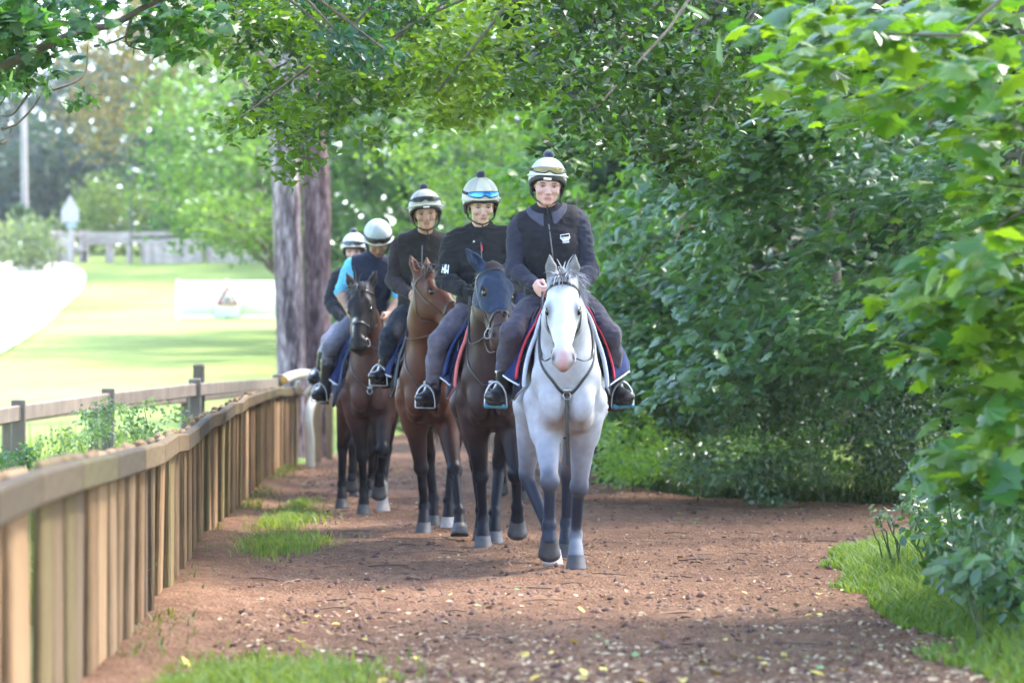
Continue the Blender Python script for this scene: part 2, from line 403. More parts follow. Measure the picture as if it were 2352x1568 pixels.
m = MB(); m.grid(np.stack([Xp, Yg, Zp], -1)[:, :, :]); tag(m.build('path', M['soil']), kind='structure')
def path_z(X, Y):
    P = np.stack([X, Y, 0 * X], -1); return .004 + vnoise(P, 2.2, 1) * .012 + vnoise(P, 7, 2) * .010 + np.abs(vnoise(P, 17, 3)) * .012 - .010
# pale gravel track across the field
M['gravel'] = zone_mat('gravel', [(.3, (.42, .39, .34)), (.7, (.60, .57, .52))], [(1.5, .5), (40, .5)], bump=(60, .4, .02))
def ground_hit(x, y):
    d = np.arange(25, 200, .25); X = (x - CX) / FPX * d; z = CH + (HY - y) / FPX * d; k = np.argmax(z < zt(X, d)) if (z < zt(X, d)).any() else len(d) - 1
    return X[k], d[k]
er = np.array([ground_hit(x, y) for x, y in ((-160, 880), (0, 815), (60, 780), (120, 735), (165, 690), (195, 650), (190, 625), (150, 606))])
er = spline(np.hstack([er, np.zeros((len(er), 1))]), 40)
G_ = np.array([[(p[0] - v * (26 if i < 30 else 14), p[1] + v * 3.0, 0) for v in np.linspace(0, 1, 24)] for i, p in enumerate(er)]); G_[..., 2] = zt(G_[..., 0], G_[..., 1]) + .04
m = MB(); m.grid(G_[:, ::-1]); tag(m.build('track', M['gravel']), kind='structure')

# ------------------------------------------------------------------ leaves, stems
def leaf_shape(kind):
    if kind == 'oval':
        V = [(0, 0, 0), (.26, .25, .05), (.62, .28, .04), (1, 0, -.06), (.62, -.28, .04), (.26, -.25, .05), (.45, 0, -.02)]
        F = [(0, 1, 6), (1, 2, 6), (2, 3, 6), (3, 4, 6), (4, 5, 6), (5, 0, 6)]
    elif kind == 'quad':
        V = [(0, 0, 0), (.5, .34, .05), (1, 0, -.05), (.5, -.34, .05)]; F = [(0, 1, 2), (0, 2, 3)]
    elif kind == 'maple':
        o = [(0, 0), (-.10, .17), (.06, .22), (.04, .46), (.22, .36), (.36, .52), (.44, .34), (.52, .24), (.66, .30), (.78, .14), (1.0, 0)]
        o = o + [(x, -y) for x, y in o[-2:0:-1]]; V = [(x, y, -.16 * abs(y) * 1.2 - .12 * max(0, x - .5) ** 1.2) for x, y in o] + [(.34, 0, .05)]; n = len(o); F = [(i, (i + 1) % n, n) for i in range(n)]
    elif kind == 'oak':
        o = [(0, 0), (.15, .10), (.22, .22), (.36, .14), (.48, .28), (.60, .16), (.74, .26), (.84, .13), (1, 0)]
        o = o + [(x, -y) for x, y in o[-2:0:-1]]; V = [(x, y, .05 * abs(y)) for x, y in o] + [(.45, 0, -.02)]; n = len(o); F = [(i, (i + 1) % n, n) for i in range(n)]
    V = np.array(V, float); V[:, 0] -= 0
    return V, np.array(F)
def leaf_mesh(name, P, size, kind, rng, nrm=None, spread=.6, cols=((.05, .10, .02), (.08, .14, .03)), droop=.25, dirn=None, cvar=None):
    """leaves at points P: normals scatter about nrm (default up), tips point outwards and down"""
    P = np.asarray(P); n = len(P); LV, LF = leaf_shape(kind)
    N = np.tile(np.array((0, 0, 1.)) if nrm is None else np.asarray(nrm, float), (n, 1)) if nrm is None or np.ndim(nrm) == 1 else np.asarray(nrm, float)
    N = N + rng.normal(0, spread, (n, 3)); N /= np.linalg.norm(N, axis=1)[:, None]
    D = rng.normal(0, 1, (n, 3)) if dirn is None else np.asarray(dirn) + rng.normal(0, .5, (n, 3)); D[:, 2] -= droop * 2
    D -= N * (D * N).sum(1)[:, None]; D /= np.linalg.norm(D, axis=1)[:, None] + 1e-9
    B = np.cross(N, D); S = (np.asarray(size) * np.ones(n)) * rng.uniform(.65, 1.25, n)
    V = P[:, None] + S[:, None, None] * (LV[None, :, 0, None] * D[:, None] + LV[None, :, 1, None] * B[:, None] + LV[None, :, 2, None] * N[:, None] * rng.uniform(.2, 2.2, n)[:, None, None])
    F = (LF[None] + np.arange(n)[:, None, None] * len(LV)).reshape(-1, 3)
    t = rng.random(n) if cvar is None else np.clip(cvar + rng.normal(0, .15, n), 0, 1)
    C = np.asarray(cols[0]) * (1 - t[:, None]) + np.asarray(cols[1]) * t[:, None]; C = C * rng.uniform(.8, 1.2, n)[:, None]
    return mesh_np(name, V.reshape(-1, 3), F, np.repeat(C, len(LV), 0), smooth=False)
def clumps(rng, centers, n, rad, flat=.45, tilt=None):
    """leaf points in flattened sprays round the centres; returns points and clump index"""
    idx = rng.integers(0, len(centers), n); g = rng.normal(0, 1, (n, 3)); g /= np.linalg.norm(g, axis=1)[:, None]; g *= (rng.random(n) ** .55)[:, None]
    r = np.asarray(rad) * np.ones(len(centers)); off = g * r[idx][:, None] * np.array((1, 1, flat))
    if tilt is not None: off[:, 2] += off[:, 0] * tilt[0] + off[:, 1] * tilt[1]
    return np.asarray(centers)[idx] + off, idx
def leaf_mat(name, tr=.45, rough=.45, spec=.5, tc_=(2.1, 1.9, .5)):
    return mat(name, (1, 1, 1), rough, attr=True, transl=tr, tcol=tc_, noise=(3, .25, 3), spec=spec)
M['leaf'] = leaf_mat('leaf', .45, .36, .5, (1.55, 1.75, .5)); M['leaf_gloss'] = leaf_mat('leaf_gloss', .35, .30, .65, (1.7, 1.8, .6)); M['leaf_far'] = leaf_mat('leaf_far', .45, .6, .3, (1.3, 1.4, .55))
M['bark'] = zone_mat('bark', [(.42, (.055, .038, .045)), (.47, (.16, .118, .132)), (.53, (.26, .20, .22)), (.59, (.45, .385, .41))], [(7, .55), (30, .45)], bump=(14, 1.0, .10))
for n_ in [n for n in M['bark'].node_tree.nodes if n.type == 'TEX_NOISE']:
    mp_ = M['bark'].node_tree.nodes.new('ShaderNodeMapping'); mp_.inputs['Scale'].default_value = (1, 1, .18); M['bark'].node_tree.links.new([n for n in M['bark'].node_tree.nodes if n.type == 'TEX_COORD'][0].outputs['Object'], mp_.inputs[0]); M['bark'].node_tree.links.new(mp_.outputs[0], n_.inputs['Vector'])
M['bark_branch'] = mat('bark_branch', (.085, .070, .050), .9, noise=(20, .4, 5), bump=(40, .8, .01))
def trunk_mesh(m, P, r, n=18, rough=.05, seed=1):
    P = spline(P, max(14, len(P) * 8)); rr = np.interp(np.linspace(0, 1, len(P)), np.linspace(0, 1, len(r)), r); n0 = m.n
    m.tube(P, rr, n=n); V = m.V[0] if len(m.V) == 1 else None
    k = len(m.V) - 1
    while m.V[k].shape[0] != len(P) * n: k -= 1
    V = m.V[k]; c = np.repeat(P, n, 0); d = V - c; nz = vnoise(V * np.array((1, 1, .35)), 3.5, seed) + .5 * vnoise(V * np.array((1, 1, .3)), 11, seed + 1); m.V[k] = c + d * (1 + rough * nz)[:, None]
def grow(m, a, b, r0, r1, sag=.1, rng=None, n=10):
    a, b = np.asarray(a, float), np.asarray(b, float); t = np.linspace(0, 1, n)[:, None]; P = a + (b - a) * t + np.array((0, 0, 1)) * (sag * np.sin(np.pi * t)) 
    if rng is not None: P[1:-1] += rng.normal(0, np.linalg.norm(b - a) * .018, (n - 2, 3))
    m.tube(P, np.linspace(r0, r1, n), n=7); return P
# ------------------------------------------------------------------ board fence along the path
rng = np.random.default_rng(11)
woods = [((.285, .180, .105), 'tan'), ((.235, .145, .082), 'brown'), ((.145, .098, .064), 'dark'), ((.200, .150, .078), 'green'), ((.315, .205, .125), 'pale'), ((.180, .125, .088), 'grey')]
WM = [mat('board_' + n, (c[0] * .90, c[1] * .90, c[2] * .84), .85, noise=(6, .45, 8), bump=(18, 1.0, .02), stretch=(6, 6, .35), var=.26, spec=.15) for c, n in woods]
WR = [mat('rail_' + n, (c[0] * .42, c[1] * .46, c[2] * .42), .85, noise=(6, .30, 8), bump=(18, .5, .006), stretch=(2, .5, 6), var=.14, spec=.2) for c, n in woods]
S = np.cumsum([0] + [math.dist(FENCE[i], FENCE[i + 1]) for i in range(len(FENCE) - 1)]); fen = np.array(FENCE)
def fat(s):
    x, y = np.interp(s, S, fen[:, 0]), np.interp(s, S, fen[:, 1]); x2, y2 = np.interp(s + .2, S, fen[:, 0]), np.interp(s + .2, S, fen[:, 1]); x1, y1 = np.interp(s - .2, S, fen[:, 0]), np.interp(s - .2, S, fen[:, 1])
    t = nv((x2 - x1, y2 - y1, 0)); return np.array((x, y, 0)), t
ftop = lambda y: np.interp(y, [p[0] for p in FTOP], [p[1] for p in FTOP])
bf = thing('board_fence', 'weathered brown fence of upright boards with a top rail beside the path', 'fence', (0, 0, 0))
pitch = .36; s = .05; k = 0; runs = [0, 4, 0, 0, 0, 3, 2, 3, 5, 1, 0, 4, 0, 4, 0, 1, 5, 2, 3, 1, 5, 3, 3, 1, 3, 1, 0, 1, 3]
while s < S[-1] - .05:
    p, t = fat(s); nrm = np.array((t[1], -t[0], 0)); yaw = math.atan2(t[1], t[0]); h = ftop(p[1]) + rng.normal(0, .007) + .004
    wj = .356; off = .010 * (1 if k % 2 else -1) + rng.normal(0, .007)
    m = MB(); nz = 7; V = []
    m.box((0, 0, h / 2 - .06), (wj, .040 * rng.uniform(.85, 1.2), h + .12), bev=.011); o = m.build('board', WM[runs[k] if k < len(runs) else int(rng.choice([0, 0, 1, 1, 3, 4, 3]))], bf, smooth=False)
    o.location = tuple(p - nrm * (.048 - off)); o.rotation_euler = (rng.normal(0, .008), rng.normal(0, .010), yaw + .03 + rng.normal(0, .022)); s += pitch; k += 1
s = 0.0; k = 0; cr = [2, 2, 3, 5, 0, 0, 1, 2, 2, 5, 1, 2, 1, 0]
while s < S[-1] - .3:
    L = min(1.25 * rng.uniform(.85, 1.15), S[-1] - s); a, ta = fat(s); b, tb = fat(s + L); ha, hb = ftop(a[1]) + .010 * math.sin(s * 2.7), ftop(b[1]) + .010 * math.sin((s + L) * 2.7)
    a = a + np.array((0, 0, ha - .055)); b = b + np.array((0, 0, hb - .055)); t = nv(b - a); side = nv(np.cross(t, (0, 0, 1))); c = (a + b) / 2
    m = MB(); m.box((0, 0, 0), (np.linalg.norm(b - a) - .003, .055, .104), bev=.010); o = m.build('rail', WR[cr[k] if k < len(cr) else int(rng.choice([0, 1, 3]))], bf, smooth=False)
    o.location = tuple(c + side * .012); o.rotation_euler = Matrix(np.stack([t, np.cross(nv(np.cross(t, (0, 0, 1))), t) * 0 + np.cross(np.cross(t, side) * -1, t) * 0 + -side, np.cross(t, -side)], 1)).to_euler(); s += L; k += 1

# end panel of wider posts where the fence stops
for i, (xx, yy, hh, w) in enumerate(((722, 1052, 880, .20), (757, 1040, 905, .10))):
    Y = 37.0 + i * 1.2; X = (xx - CX) / FPX * Y; h = CH + (HY - hh) / FPX * Y; m = MB(); m.box((0, 0, h / 2 - .1), (w, .12, h + .2), bev=.012); o = m.build('end_post', WM[1], bf, smooth=False); o.location = (X, Y, 0)

# ------------------------------------------------------------------ post and rail fence at the edge of the field
GW = [mat('grey_wood_a', (.150, .122, .098), .9, noise=(6, .3, 8), bump=(20, .5, .006), stretch=(1, 1, .5), var=.1), mat('grey_wood_b', (.11, .08, .06), .9, noise=(6, .3, 8), bump=(20, .5, .006), var=.1)]
def rail_fence(name, label, pts, tops, rh, posts, w=.11, rails=1, mats=GW, rail_d=.05):
    f = thing(name, label, 'fence'); 
    for (X, Y, ztop, zb) in posts:
        m = MB(); m.box((0, 0, (ztop + zb) / 2), (w, w, ztop - zb), bev=.012); o = m.build('post', mats[0], f, smooth=False); o.location = (X, Y, 0); o.rotation_euler = (0, 0, .2)
    for a, b in zip(pts[:-1], pts[1:]):
        for q in range(rails):
            A, B = np.array(a, float), np.array(b, float); A[2] -= q * .42; B[2] -= q * .42; t = nv(B - A); sd = nv(np.cross(t, (0, 0, 1)))
            m = MB(); m.box((0, 0, 0), (np.linalg.norm(B - A) - .004, rail_d, rh), bev=.010); o = m.build('rail', mats[0], f, smooth=False); o.location = tuple((A + B) / 2); o.rotation_euler = Matrix(np.stack([t, -sd, np.cross(t, -sd)], 1)).to_euler()
    return f
rp = []
for x, yt, d in ((-170, 955, 19.5), (38, 922, 22.0), (245, 895, 24.5), (445, 873, 27.0), (636, 862, 34.0)):
    v = px(x, yt, d); rp.append((v.x, v.y, v.z))
pts = [(a, b, c - .10) for a, b, c in rp]
rail_fence('rail_fence', 'grey post and rail fence at the field edge behind the boards', pts, None, .135, [(a, b + .09, c + .02, float(zt(a, b)) - .3) for a, b, c in rp], .125)
b2 = []
for x, yt, d in ((-190, 990, 21), (14, 950, 23.6), (212, 925, 26.2), (424, 905, 28.6), (590, 890, 33)):
    v = px(x, yt, d); b2.append((v.x, v.y, v.z))
rail_fence('rail_fence', 'low second row of fence posts just behind the grey rail', [(a, b, c - .06) for a, b, c in b2], None, .07, [(a, b + .07, c + .02, float(zt(a, b)) - .3) for a, b, c in b2], .10)
v = px(457, 857, 28.2); m = MB(); m.box((0, 0, (v.z + .2) / 2 - .1), (.12, .12, v.z + .2), bev=.014); o = m.build('gate_post', GW[1], smooth=False); o.location = (v.x, v.y, 0); tag(o, 'taller brown post rising above the grey rail fence', 'post')

# white plastic running rail that bends down to the ground at the end of the boards
M['plastic'] = mat('plastic', (.62, .58, .46), .4, noise=(8, .15, 5), bump=(40, .1, .004)); M['plastic_end'] = mat('plastic_end', (.55, .30, .05), .6, noise=(20, .2))
rr = thing('running_rail', 'curved cream plastic running rail bending down beside the end of the board fence', 'running rail')
d = 34.5; P = [px(x, y, d + e) for x, y, e in ((652, 872, -.5), (676, 862, -.2), (706, 859, .2), (735, 868, .6), (750, 892, .9))]; m = MB(); m.tube(spline([tuple(p) for p in P], 40), .062, n=16, caps=False); tp = m.build('top_bend', M['plastic'], rr)
m = MB(); e0 = np.array(P[0]); e1 = np.array(P[1]); t = nv(e0 - e1); m.tube(np.array([e0 - t * .02, e0 + t * .004]), .052, n=14); m.build('open_end', M['plastic_end'], tp)
P = [px(x, y, d + e) for x, y, e in ((748, 872, .7), (728, 905, .3), (714, 930, .0), (708, 965, -.1), (712, 1010, -.1), (713, 1072, -.1))]; m = MB(); m.tube(spline([tuple(p) for p in P], 50), [.060] * 50, n=14, flat=.7); m.build('down_leg', M['plastic'], rr)
for x0, y0, x1, y1 in ((686, 875, 678, 900), (720, 880, 700, 905)):
    a, b = px(x0, y0, d + .1), px(x1, y1, d + .15); m = MB(); m.tube(np.array([a, (a + b) / 2, b]), .035, n=8, flat=.6); m.build('bracket', M['plastic'], rr)

# ------------------------------------------------------------------ far side of the field
M['white_paint'] = mat('white_paint', (.74, .74, .72), .5, noise=(5, .1, 4)); M['far_wood'] = mat('far_wood', (.42, .34, .32), .9, noise=(3, .3, 5), var=.15); M['pole_wood'] = mat('pole_wood', (.30, .27, .27), .9, noise=(3, .2, 6), bump=(10, .4, .01))
M['sign_red'] = mat('sign_red', (.34, .008, .012), .5, noise=(10, .1)); M['sign_black'] = mat('sign_black', (.02, .02, .02), .6, noise=(10, .1)); M['sign_cyan'] = mat('sign_cyan', (.60, .73, .73), .5, noise=(10, .1)); M['sign_blue'] = mat('sign_blue', (.28, .36, .43), .5, noise=(10, .1)); M['sign_grey'] = mat('sign_grey', (.36, .35, .34), .6, noise=(6, .1), metal=.2)
gt = thing('field_gate', 'white metal field gate standing in the bright field', 'gate'); Yg_ = 78.0
for y in (648, 664, 681, 698, 728):
    a, b = px(408, y, Yg_), px(640, y, Yg_); m = MB(); m.tube(np.array([a, (a + b) / 2, b]), .035, n=8); m.build('bar', M['white_paint'], gt)
for x in (408, 520, 640):
    a, b = px(x, 642, Yg_), px(x, 738, Yg_); m = MB(); m.tube(np.array([a, (a + b) / 2, b]), .05, n=8); m.build('upright', M['white_paint'], gt)
Gp = np.array([[tuple(px(x, y, Yg_ - .02)) for x in (414, 636)] for y in (724, 652)]); m = MB(); m.grid(Gp, thick=.02); m.build('panel', M['white_paint'], gt)
sg = thing('warning_sign', 'white warning board with a red triangle on the field gate', 'sign'); Ys = Yg_ - .12
Gp = np.array([[tuple(px(x, y, Ys)) for x in (492, 552)] for y in (733, 650)]); m = MB(); m.grid(Gp, thick=.02); m.build('board', M['white_paint'], sg)
tri = [np.array(px(x, y, Ys - .04)) for x, y in ((500, 698), (545, 698), (522, 656))]; m = MB(); cen = sum(tri) / 3
for i in range(3):
    a, b = tri[i], tri[(i + 1) % 3]; m.tube(np.array([a, (a + b) / 2, b]), .062, n=6, flat=.4)
m.build('red_triangle', M['sign_red'], sg)
m = MB(); c = np.array(px(521, 688, Ys - .045)); m.ball(c, (.06, .02, .03), nu=12, nw=8); m.ball(c + np.array((.07, 0, .03)), (.03, .02, .025), nu=10, nw=6)
for dx in (-.045, .045): m.box(c + np.array((dx, 0, -.04)), (.02, .02, .05))
m.build('animal_symbol', M['sign_black'], sg)
Gp = np.array([[tuple(px(x, y, Ys - .03)) for x in (497, 547)] for y in (729, 715)]); m = MB(); m.grid(Gp, thick=.015); m.build('text_plate', M['sign_cyan'], sg)

ff = thing('far_fence', 'pale brown timber fence with panels along the far side of the field', 'fence'); Yf = 101.0
for x in (118, 135, 165, 190, 196, 252, 297, 330, 455, 480, 540, 560, 600, 628):
    a, b = px(x, 530 if x < 200 else 545, Yf), px(x, 608, Yf); m = MB(); m.box(tuple((a + b) / 2), (.20 if x not in (190, 252) else .30, .2, a.z - b.z), bev=.02); m.build('post', M['far_wood'], ff, smooth=False)
for x0, x1, y in ((115, 400, 540), (190, 470, 556), (115, 195, 575), (440, 640, 540), (190, 300, 551), (540, 640, 530)):
    a, b = px(x0, y, Yf - .15), px(x1, y - 4, Yf - .15); m = MB(); t = nv(np.array(b - a)); m.box((0, 0, 0), ((b - a).length, .05, .16), bev=.01); o = m.build('rail', M['far_wood'], ff, smooth=False); o.location = (a + b) / 2; o.rotation_euler = (0, -math.atan2(b.z - a.z, b.x - a.x), 0)
for x in list(range(332, 454, 11)) + list(range(484, 640, 11)) + list(range(140, 166, 9)):
    a, b = px(x + 5, 555 if x > 200 else 545, Yf - .25), px(x + 5, 606, Yf - .25); m = MB(); m.box(tuple((a + b) / 2), (.17, .04, a.z - b.z), bev=.01); m.build('panel_board', M['far_wood'], ff, smooth=False)
up_ = thing('utility_pole', 'tall pale utility pole at the far left', 'pole'); a, b = px(52, 240, 112), px(58, 620, 112); m = MB(); m.tube(np.array([b, (a + b) / 2, a]), [.17, .15, .12], n=12); m.build('shaft', M['pole_wood'], up_)
rs = thing('road_sign', 'grey backed triangular road sign on a post at the far left', 'sign'); Yr = 97
a, b = px(160, 455, Yr), px(160, 606, Yr); m = MB(); m.tube(np.array([b, (a + b) / 2, a]), .045, n=8); m.build('post', M['sign_grey'], rs)
T3 = [np.array(px(x, y, Yr - .08)) for x, y in ((140, 510), (180, 510), (180, 482), (160, 448), (140, 482))]; m = MB(); m.add(np.array(T3 + [p + np.array((0, .04, 0)) for p in T3]), [(0, 1, 2, 3, 4), (9, 8, 7, 6, 5)]); m.add(np.array(T3 + [p + np.array((0, .04, 0)) for p in T3]), [(i, i + 5, (i + 1) % 5 + 5, (i + 1) % 5) for i in range(5)]); m.build('sign_face', M['sign_grey'], rs, smooth=False)
Gp = np.array([[tuple(px(x, y, Yr - .08)) for x in (152, 174)] for y in (524, 512)]); m = MB(); m.grid(Gp, thick=.03); m.build('plate', M['sign_blue'], rs)
lp = thing('lamp_post', 'small white lamp head among the far trees at the left', 'lamp'); a, b = px(303, 388, 100), px(327, 396, 100); m = MB(); t = nv(np.array(b - a)); m.tube(np.array([a, (a + b) / 2, b]), [.06, .09, .07], n=10, flat=.6); m.build('lamp_head', M['white_paint'], lp)
a2 = px(300, 388, 100.3); g0 = px(300, 620, 100.3); m = MB(); m.tube(np.array([g0, (a2 + g0) / 2, a2, a]), .035, n=8); m.build('column', mat('lamp_column', (.05, .07, .055), .6, noise=(4, .2)), lp)
# ------------------------------------------------------------------ trees and undergrowth
rng = np.random.default_rng(5)
def pxs(rng, n, poly, d0, d1, dens=None):
    """n world points that lie inside a pixel polygon of the photograph, at depths d0..d1"""
    poly = np.array(poly, float); lo, hi = poly.min(0), poly.max(0); out = []
    while len(out) < n:
        q = lo + rng.random((n * 3, 2)) * (hi - lo); ins = np.zeros(len(q), bool); j = len(poly) - 1
        for i in range(len(poly)):
            a, b = poly[i], poly[j]; c = ((a[1] > q[:, 1]) != (b[1] > q[:, 1])) & (q[:, 0] < (b[0] - a[0]) * (q[:, 1] - a[1]) / (b[1] - a[1] + 1e-9) + a[0]); ins ^= c; j = i
        q = q[ins]
        if dens is not None: q = q[rng.random(len(q)) < dens(q[:, 0], q[:, 1])]
        out.extend(q.tolist())
    q = np.array(out[:n]); d = d0 + (d1 - d0) * rng.random(n) if np.isscalar(d0) else None
    if d is None: d = d0[0] + (d0[1] - d0[0]) * rng.random(n)
    return np.stack([(q[:, 0] - CX) / FPX * d, d, CH + (HY - q[:, 1]) / FPX * d], 1)
def tree(name, label, base, top, r, crowns, limbs=8, cat='tree', bark=None, group=None, fork=.45, lr=.05):
    """trunk from base to top; crowns = list of (mesh maker results) parented; limbs reach the given clump centres"""
    t = thing(name, label, cat, (0, 0, 0), 0, group); m = MB(); base, top = np.array(base, float), np.array(top, float)
    mid = base + (top - base) * .5 + rng.normal(0, .12, 3) * np.array((1, 1, 0)); trunk_mesh(m, [base - np.array((0, 0, .3)), mid, top], [r * 1.15, r * .85, r * .5], 14)
    cs = np.concatenate([c[1] for c in crowns]); pick = cs[rng.permutation(len(cs))[:limbs]]
    for c in pick:
        f = fork + (1 - fork) * rng.random(); a = base + (top - base) * f
        if np.linalg.norm(c - a) > .3: grow(m, a, c, lr, .008, .12 * np.linalg.norm(c - a), rng, 12)
    m.build('trunk', bark or M['bark_branch'], t)
    for me, _, mt in crowns: obj('crown', me, mt, t)
    return t
def crown(centers, n, rad, size, kind, cols, flat=.45, spread=.6, nrm=None, mt='leaf', droop=.25, tilt=None, dark=.5):
    P, idx = clumps(rng, centers, n, rad, flat, tilt); cv = rng.random(len(centers))[idx] * (1 - dark) + dark * .5
    return (leaf_mesh('crown', P, size, kind, rng, nrm, spread, cols, droop, cvar=cv), np.asarray(centers), M[mt])
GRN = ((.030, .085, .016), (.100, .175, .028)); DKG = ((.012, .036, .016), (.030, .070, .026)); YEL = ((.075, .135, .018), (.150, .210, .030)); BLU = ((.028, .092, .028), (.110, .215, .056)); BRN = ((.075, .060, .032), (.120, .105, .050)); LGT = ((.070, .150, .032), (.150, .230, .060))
TX = 'trees of the wood on the right'

M['bark_red'] = M['bark'].copy(); M['bark_red'].name = 'bark_red'
for e_ in [n for n in M['bark_red'].node_tree.nodes if n.type == 'VALTORGB'][0].color_ramp.elements: e_.color = (e_.color[0] * .74, e_.color[1] * .60, e_.color[2] * .60, 1)
# twin trunks at the end of the board fence
t2 = thing('pine_tree', 'big twin trunked tree with purplish bark behind the fence end', 'tree')
D = 39.0
for pts_, rr_ in (([(672, 1075), (668, 800), (657, 450), (652, 250), (690, 40), (720, -250)], (.235, .215, .212, .20, .19, .16)), ([(730, 1075), (729, 800), (728, 450), (716, 300), (700, 80), (668, -250)], (.225, .205, .205, .19, .17, .14))):
    m = MB(); dd = D if pts_[0][0] == 672 else D + .35; trunk_mesh(m, [tuple(px(x, y, dd)) for x, y in pts_], rr_, 26, .045, 3); m.build('trunk', M['bark'] if pts_[0][0] == 672 else M['bark_red'], t2)
cs = pxs(rng, 60, [(450, -420), (1050, -420), (1000, -60), (480, -80)], 35, 42); c = crown(cs, 3500, .9, .15, 'quad', GRN, mt='leaf_far'); obj('crown', c[0], M['leaf_far'], t2)
for k in range(4):
    cc = px(rng.uniform(620, 780), rng.uniform(-300, 300), D - .2); 
    m = MB(); grow(m, tuple(px(690, 100 + 60 * k, D)), tuple(cc + Vector((rng.normal(0, 1.2), -.6, .4))), .05, .012, .1, rng); m.build('limb', M['bark_branch'], t2)

# beech whose limbs hang over the path, in focus
rng = np.random.default_rng(21)
p1 = [(470, -60), (1010, -60), (960, 210), (905, 330), (770, 300), (752, 415), (690, 380), (640, 420), (655, 300), (525, 350), (520, 290), (590, 210), (500, 160)]
p2 = [(1000, -60), (1300, -60), (1240, 200), (1010, 330), (940, 260)]
p3 = [(1180, -60), (1800, -60), (1780, 230), (1620, 330), (1560, 420), (1480, 330), (1330, 400), (1250, 260), (1180, 170)]
c1, c2, c3 = pxs(rng, 110, p1, 16.5, 20), pxs(rng, 55, p2, 17, 21), pxs(rng, 95, p3, 15.5, 19)
c1d = pxs(rng, 45, [(480, -60), (1000, -60), (930, 160), (760, 300), (640, 330), (560, 130)], 17, 20)
tree('beech_tree', 'beech whose leafy limbs hang down over the path at the top', (5.2, 20.5, .3), (4.6, 20.2, 8.5), .28,
     [crown(c1, 5400, .22, .072, 'oval', ((.030, .080, .010), (.110, .180, .018)), .55, .55, mt='leaf', dark=.2), crown(c1d, 3200, .26, .060, 'oval', DKG, .6, .6, dark=.3), crown(c2, 4200, .27, .072, 'oval', YEL, .55, .5, dark=.3), crown(c3, 6800, .28, .072, 'oval', ((.006, .020, .005), (.035, .080, .010)), .6, .6, dark=.2)], 26, group=TX, lr=.035)  # dark and yellow spray colours paint in the crown's shaded and lit parts
# dark hanging twigs
tw = MB()
# sycamore branch at the top left
rng = np.random.default_rng(8)
g = thing('sycamore_tree', 'sycamore bough with lobed leaves crossing the top left corner', 'tree'); m = MB(); dG = 17.0
L1 = spline([tuple(px(x, y, dG)) for x, y in ((-260, 230), (-60, 175), (30, 140), (110, 100), (190, 68), (260, 55), (330, 15), (460, -45), (560, -80))], 50); m.tube(L1, np.linspace(.036, .014, 50), n=9)
for pts_ in (((190, 66), (160, 52), (120, 45)), ((30, 140), (60, 60), (110, -10)), ((60, 130), (40, 160), (20, 205), (-40, 300)), ((0, 296), (35, 285), (75, 245), (98, 205), (110, 180)), ((120, 205), (165, 190), (195, 165), (200, 105)), ((0, 330), (18, 318), (25, 292)), ((215, 105), (260, 95), (320, 65)), ((70, 205), (30, 260), (0, 265)), ((470, -30), (520, 5), (500, 30)), ((300, 40), (290, 100), (360, 120)), ((20, 145), (-10, 190), (-40, 210))):
    m.tube(spline([tuple(px(x, y, dG + .1 * i)) for i, (x, y) in enumerate(pts_)], 14), np.linspace(.010, .004, 14), n=6)
bw = grow(m, tuple(px(-260, 230, dG)), (-5.4, dG - .4, 2.6), .05, .09, .1); tb = np.array((-5.4, dG - .4, 2.6)); trunk_mesh(m, [(-5.6, dG - .5, -.3), (-5.45, dG - .4, 2.6), (-5.3, dG, 6.5)], [.24, .2, .12], 14)
m.build('trunk', M['bark_branch'], g)
cg = np.concatenate([pxs(rng, 26, [(-120, -60), (260, -60), (200, 60), (180, 110), (110, 120), (60, 200), (-120, 230)], 16.3, 17.6), pxs(rng, 13, [(320, -60), (470, -60), (450, 60), (440, 120), (345, 100)], 16.6, 17.6)])
P, idx = clumps(rng, cg, 1000, .22, .6); obj('crown', leaf_mesh('crown', P, .115, 'maple', rng, (0, -.3, .8), .55, ((.020, .075, .018), (.065, .150, .030)), .5, cvar=rng.random(len(cg))[idx]), M['leaf'], g)
P, idx = clumps(rng, pxs(rng, 6, [(100, 150), (110, 205), (20, 230), (0, 190)], 16.8, 17.2), 90, .13, .6); obj('crown', leaf_mesh('crown', P, .07, 'oak', rng, (0, -.5, .6), .6, BLU, .5), M['leaf'], g)
P, idx = clumps(rng, np.array([tuple(px(x, y, 17)) for x, y in ((185, 225), (200, 215), (165, 235))]), 40, .10, .5); obj('crown', leaf_mesh('crown', P, .08, 'oak', rng, (.3, -.5, .6), .6, BLU, .6), M['leaf_gloss'], g)
# oak spray hanging top centre
rng = np.random.default_rng(9); co = pxs(rng, 16, [(700, -40), (900, -40), (900, 120), (840, 165), (760, 100)], 16.2, 17.2)
tree('oak_tree', 'bluish green oak sprays hanging at the top centre', (-7.5, 14.5, .3), (-6.9, 14.5, 7.5), .22, [crown(co, 700, .14, .062, 'oak', ((.020, .075, .045), (.040, .110, .060)), .6, .6, nrm=(0, -.5, .7))], 6, lr=.03, fork=.6)

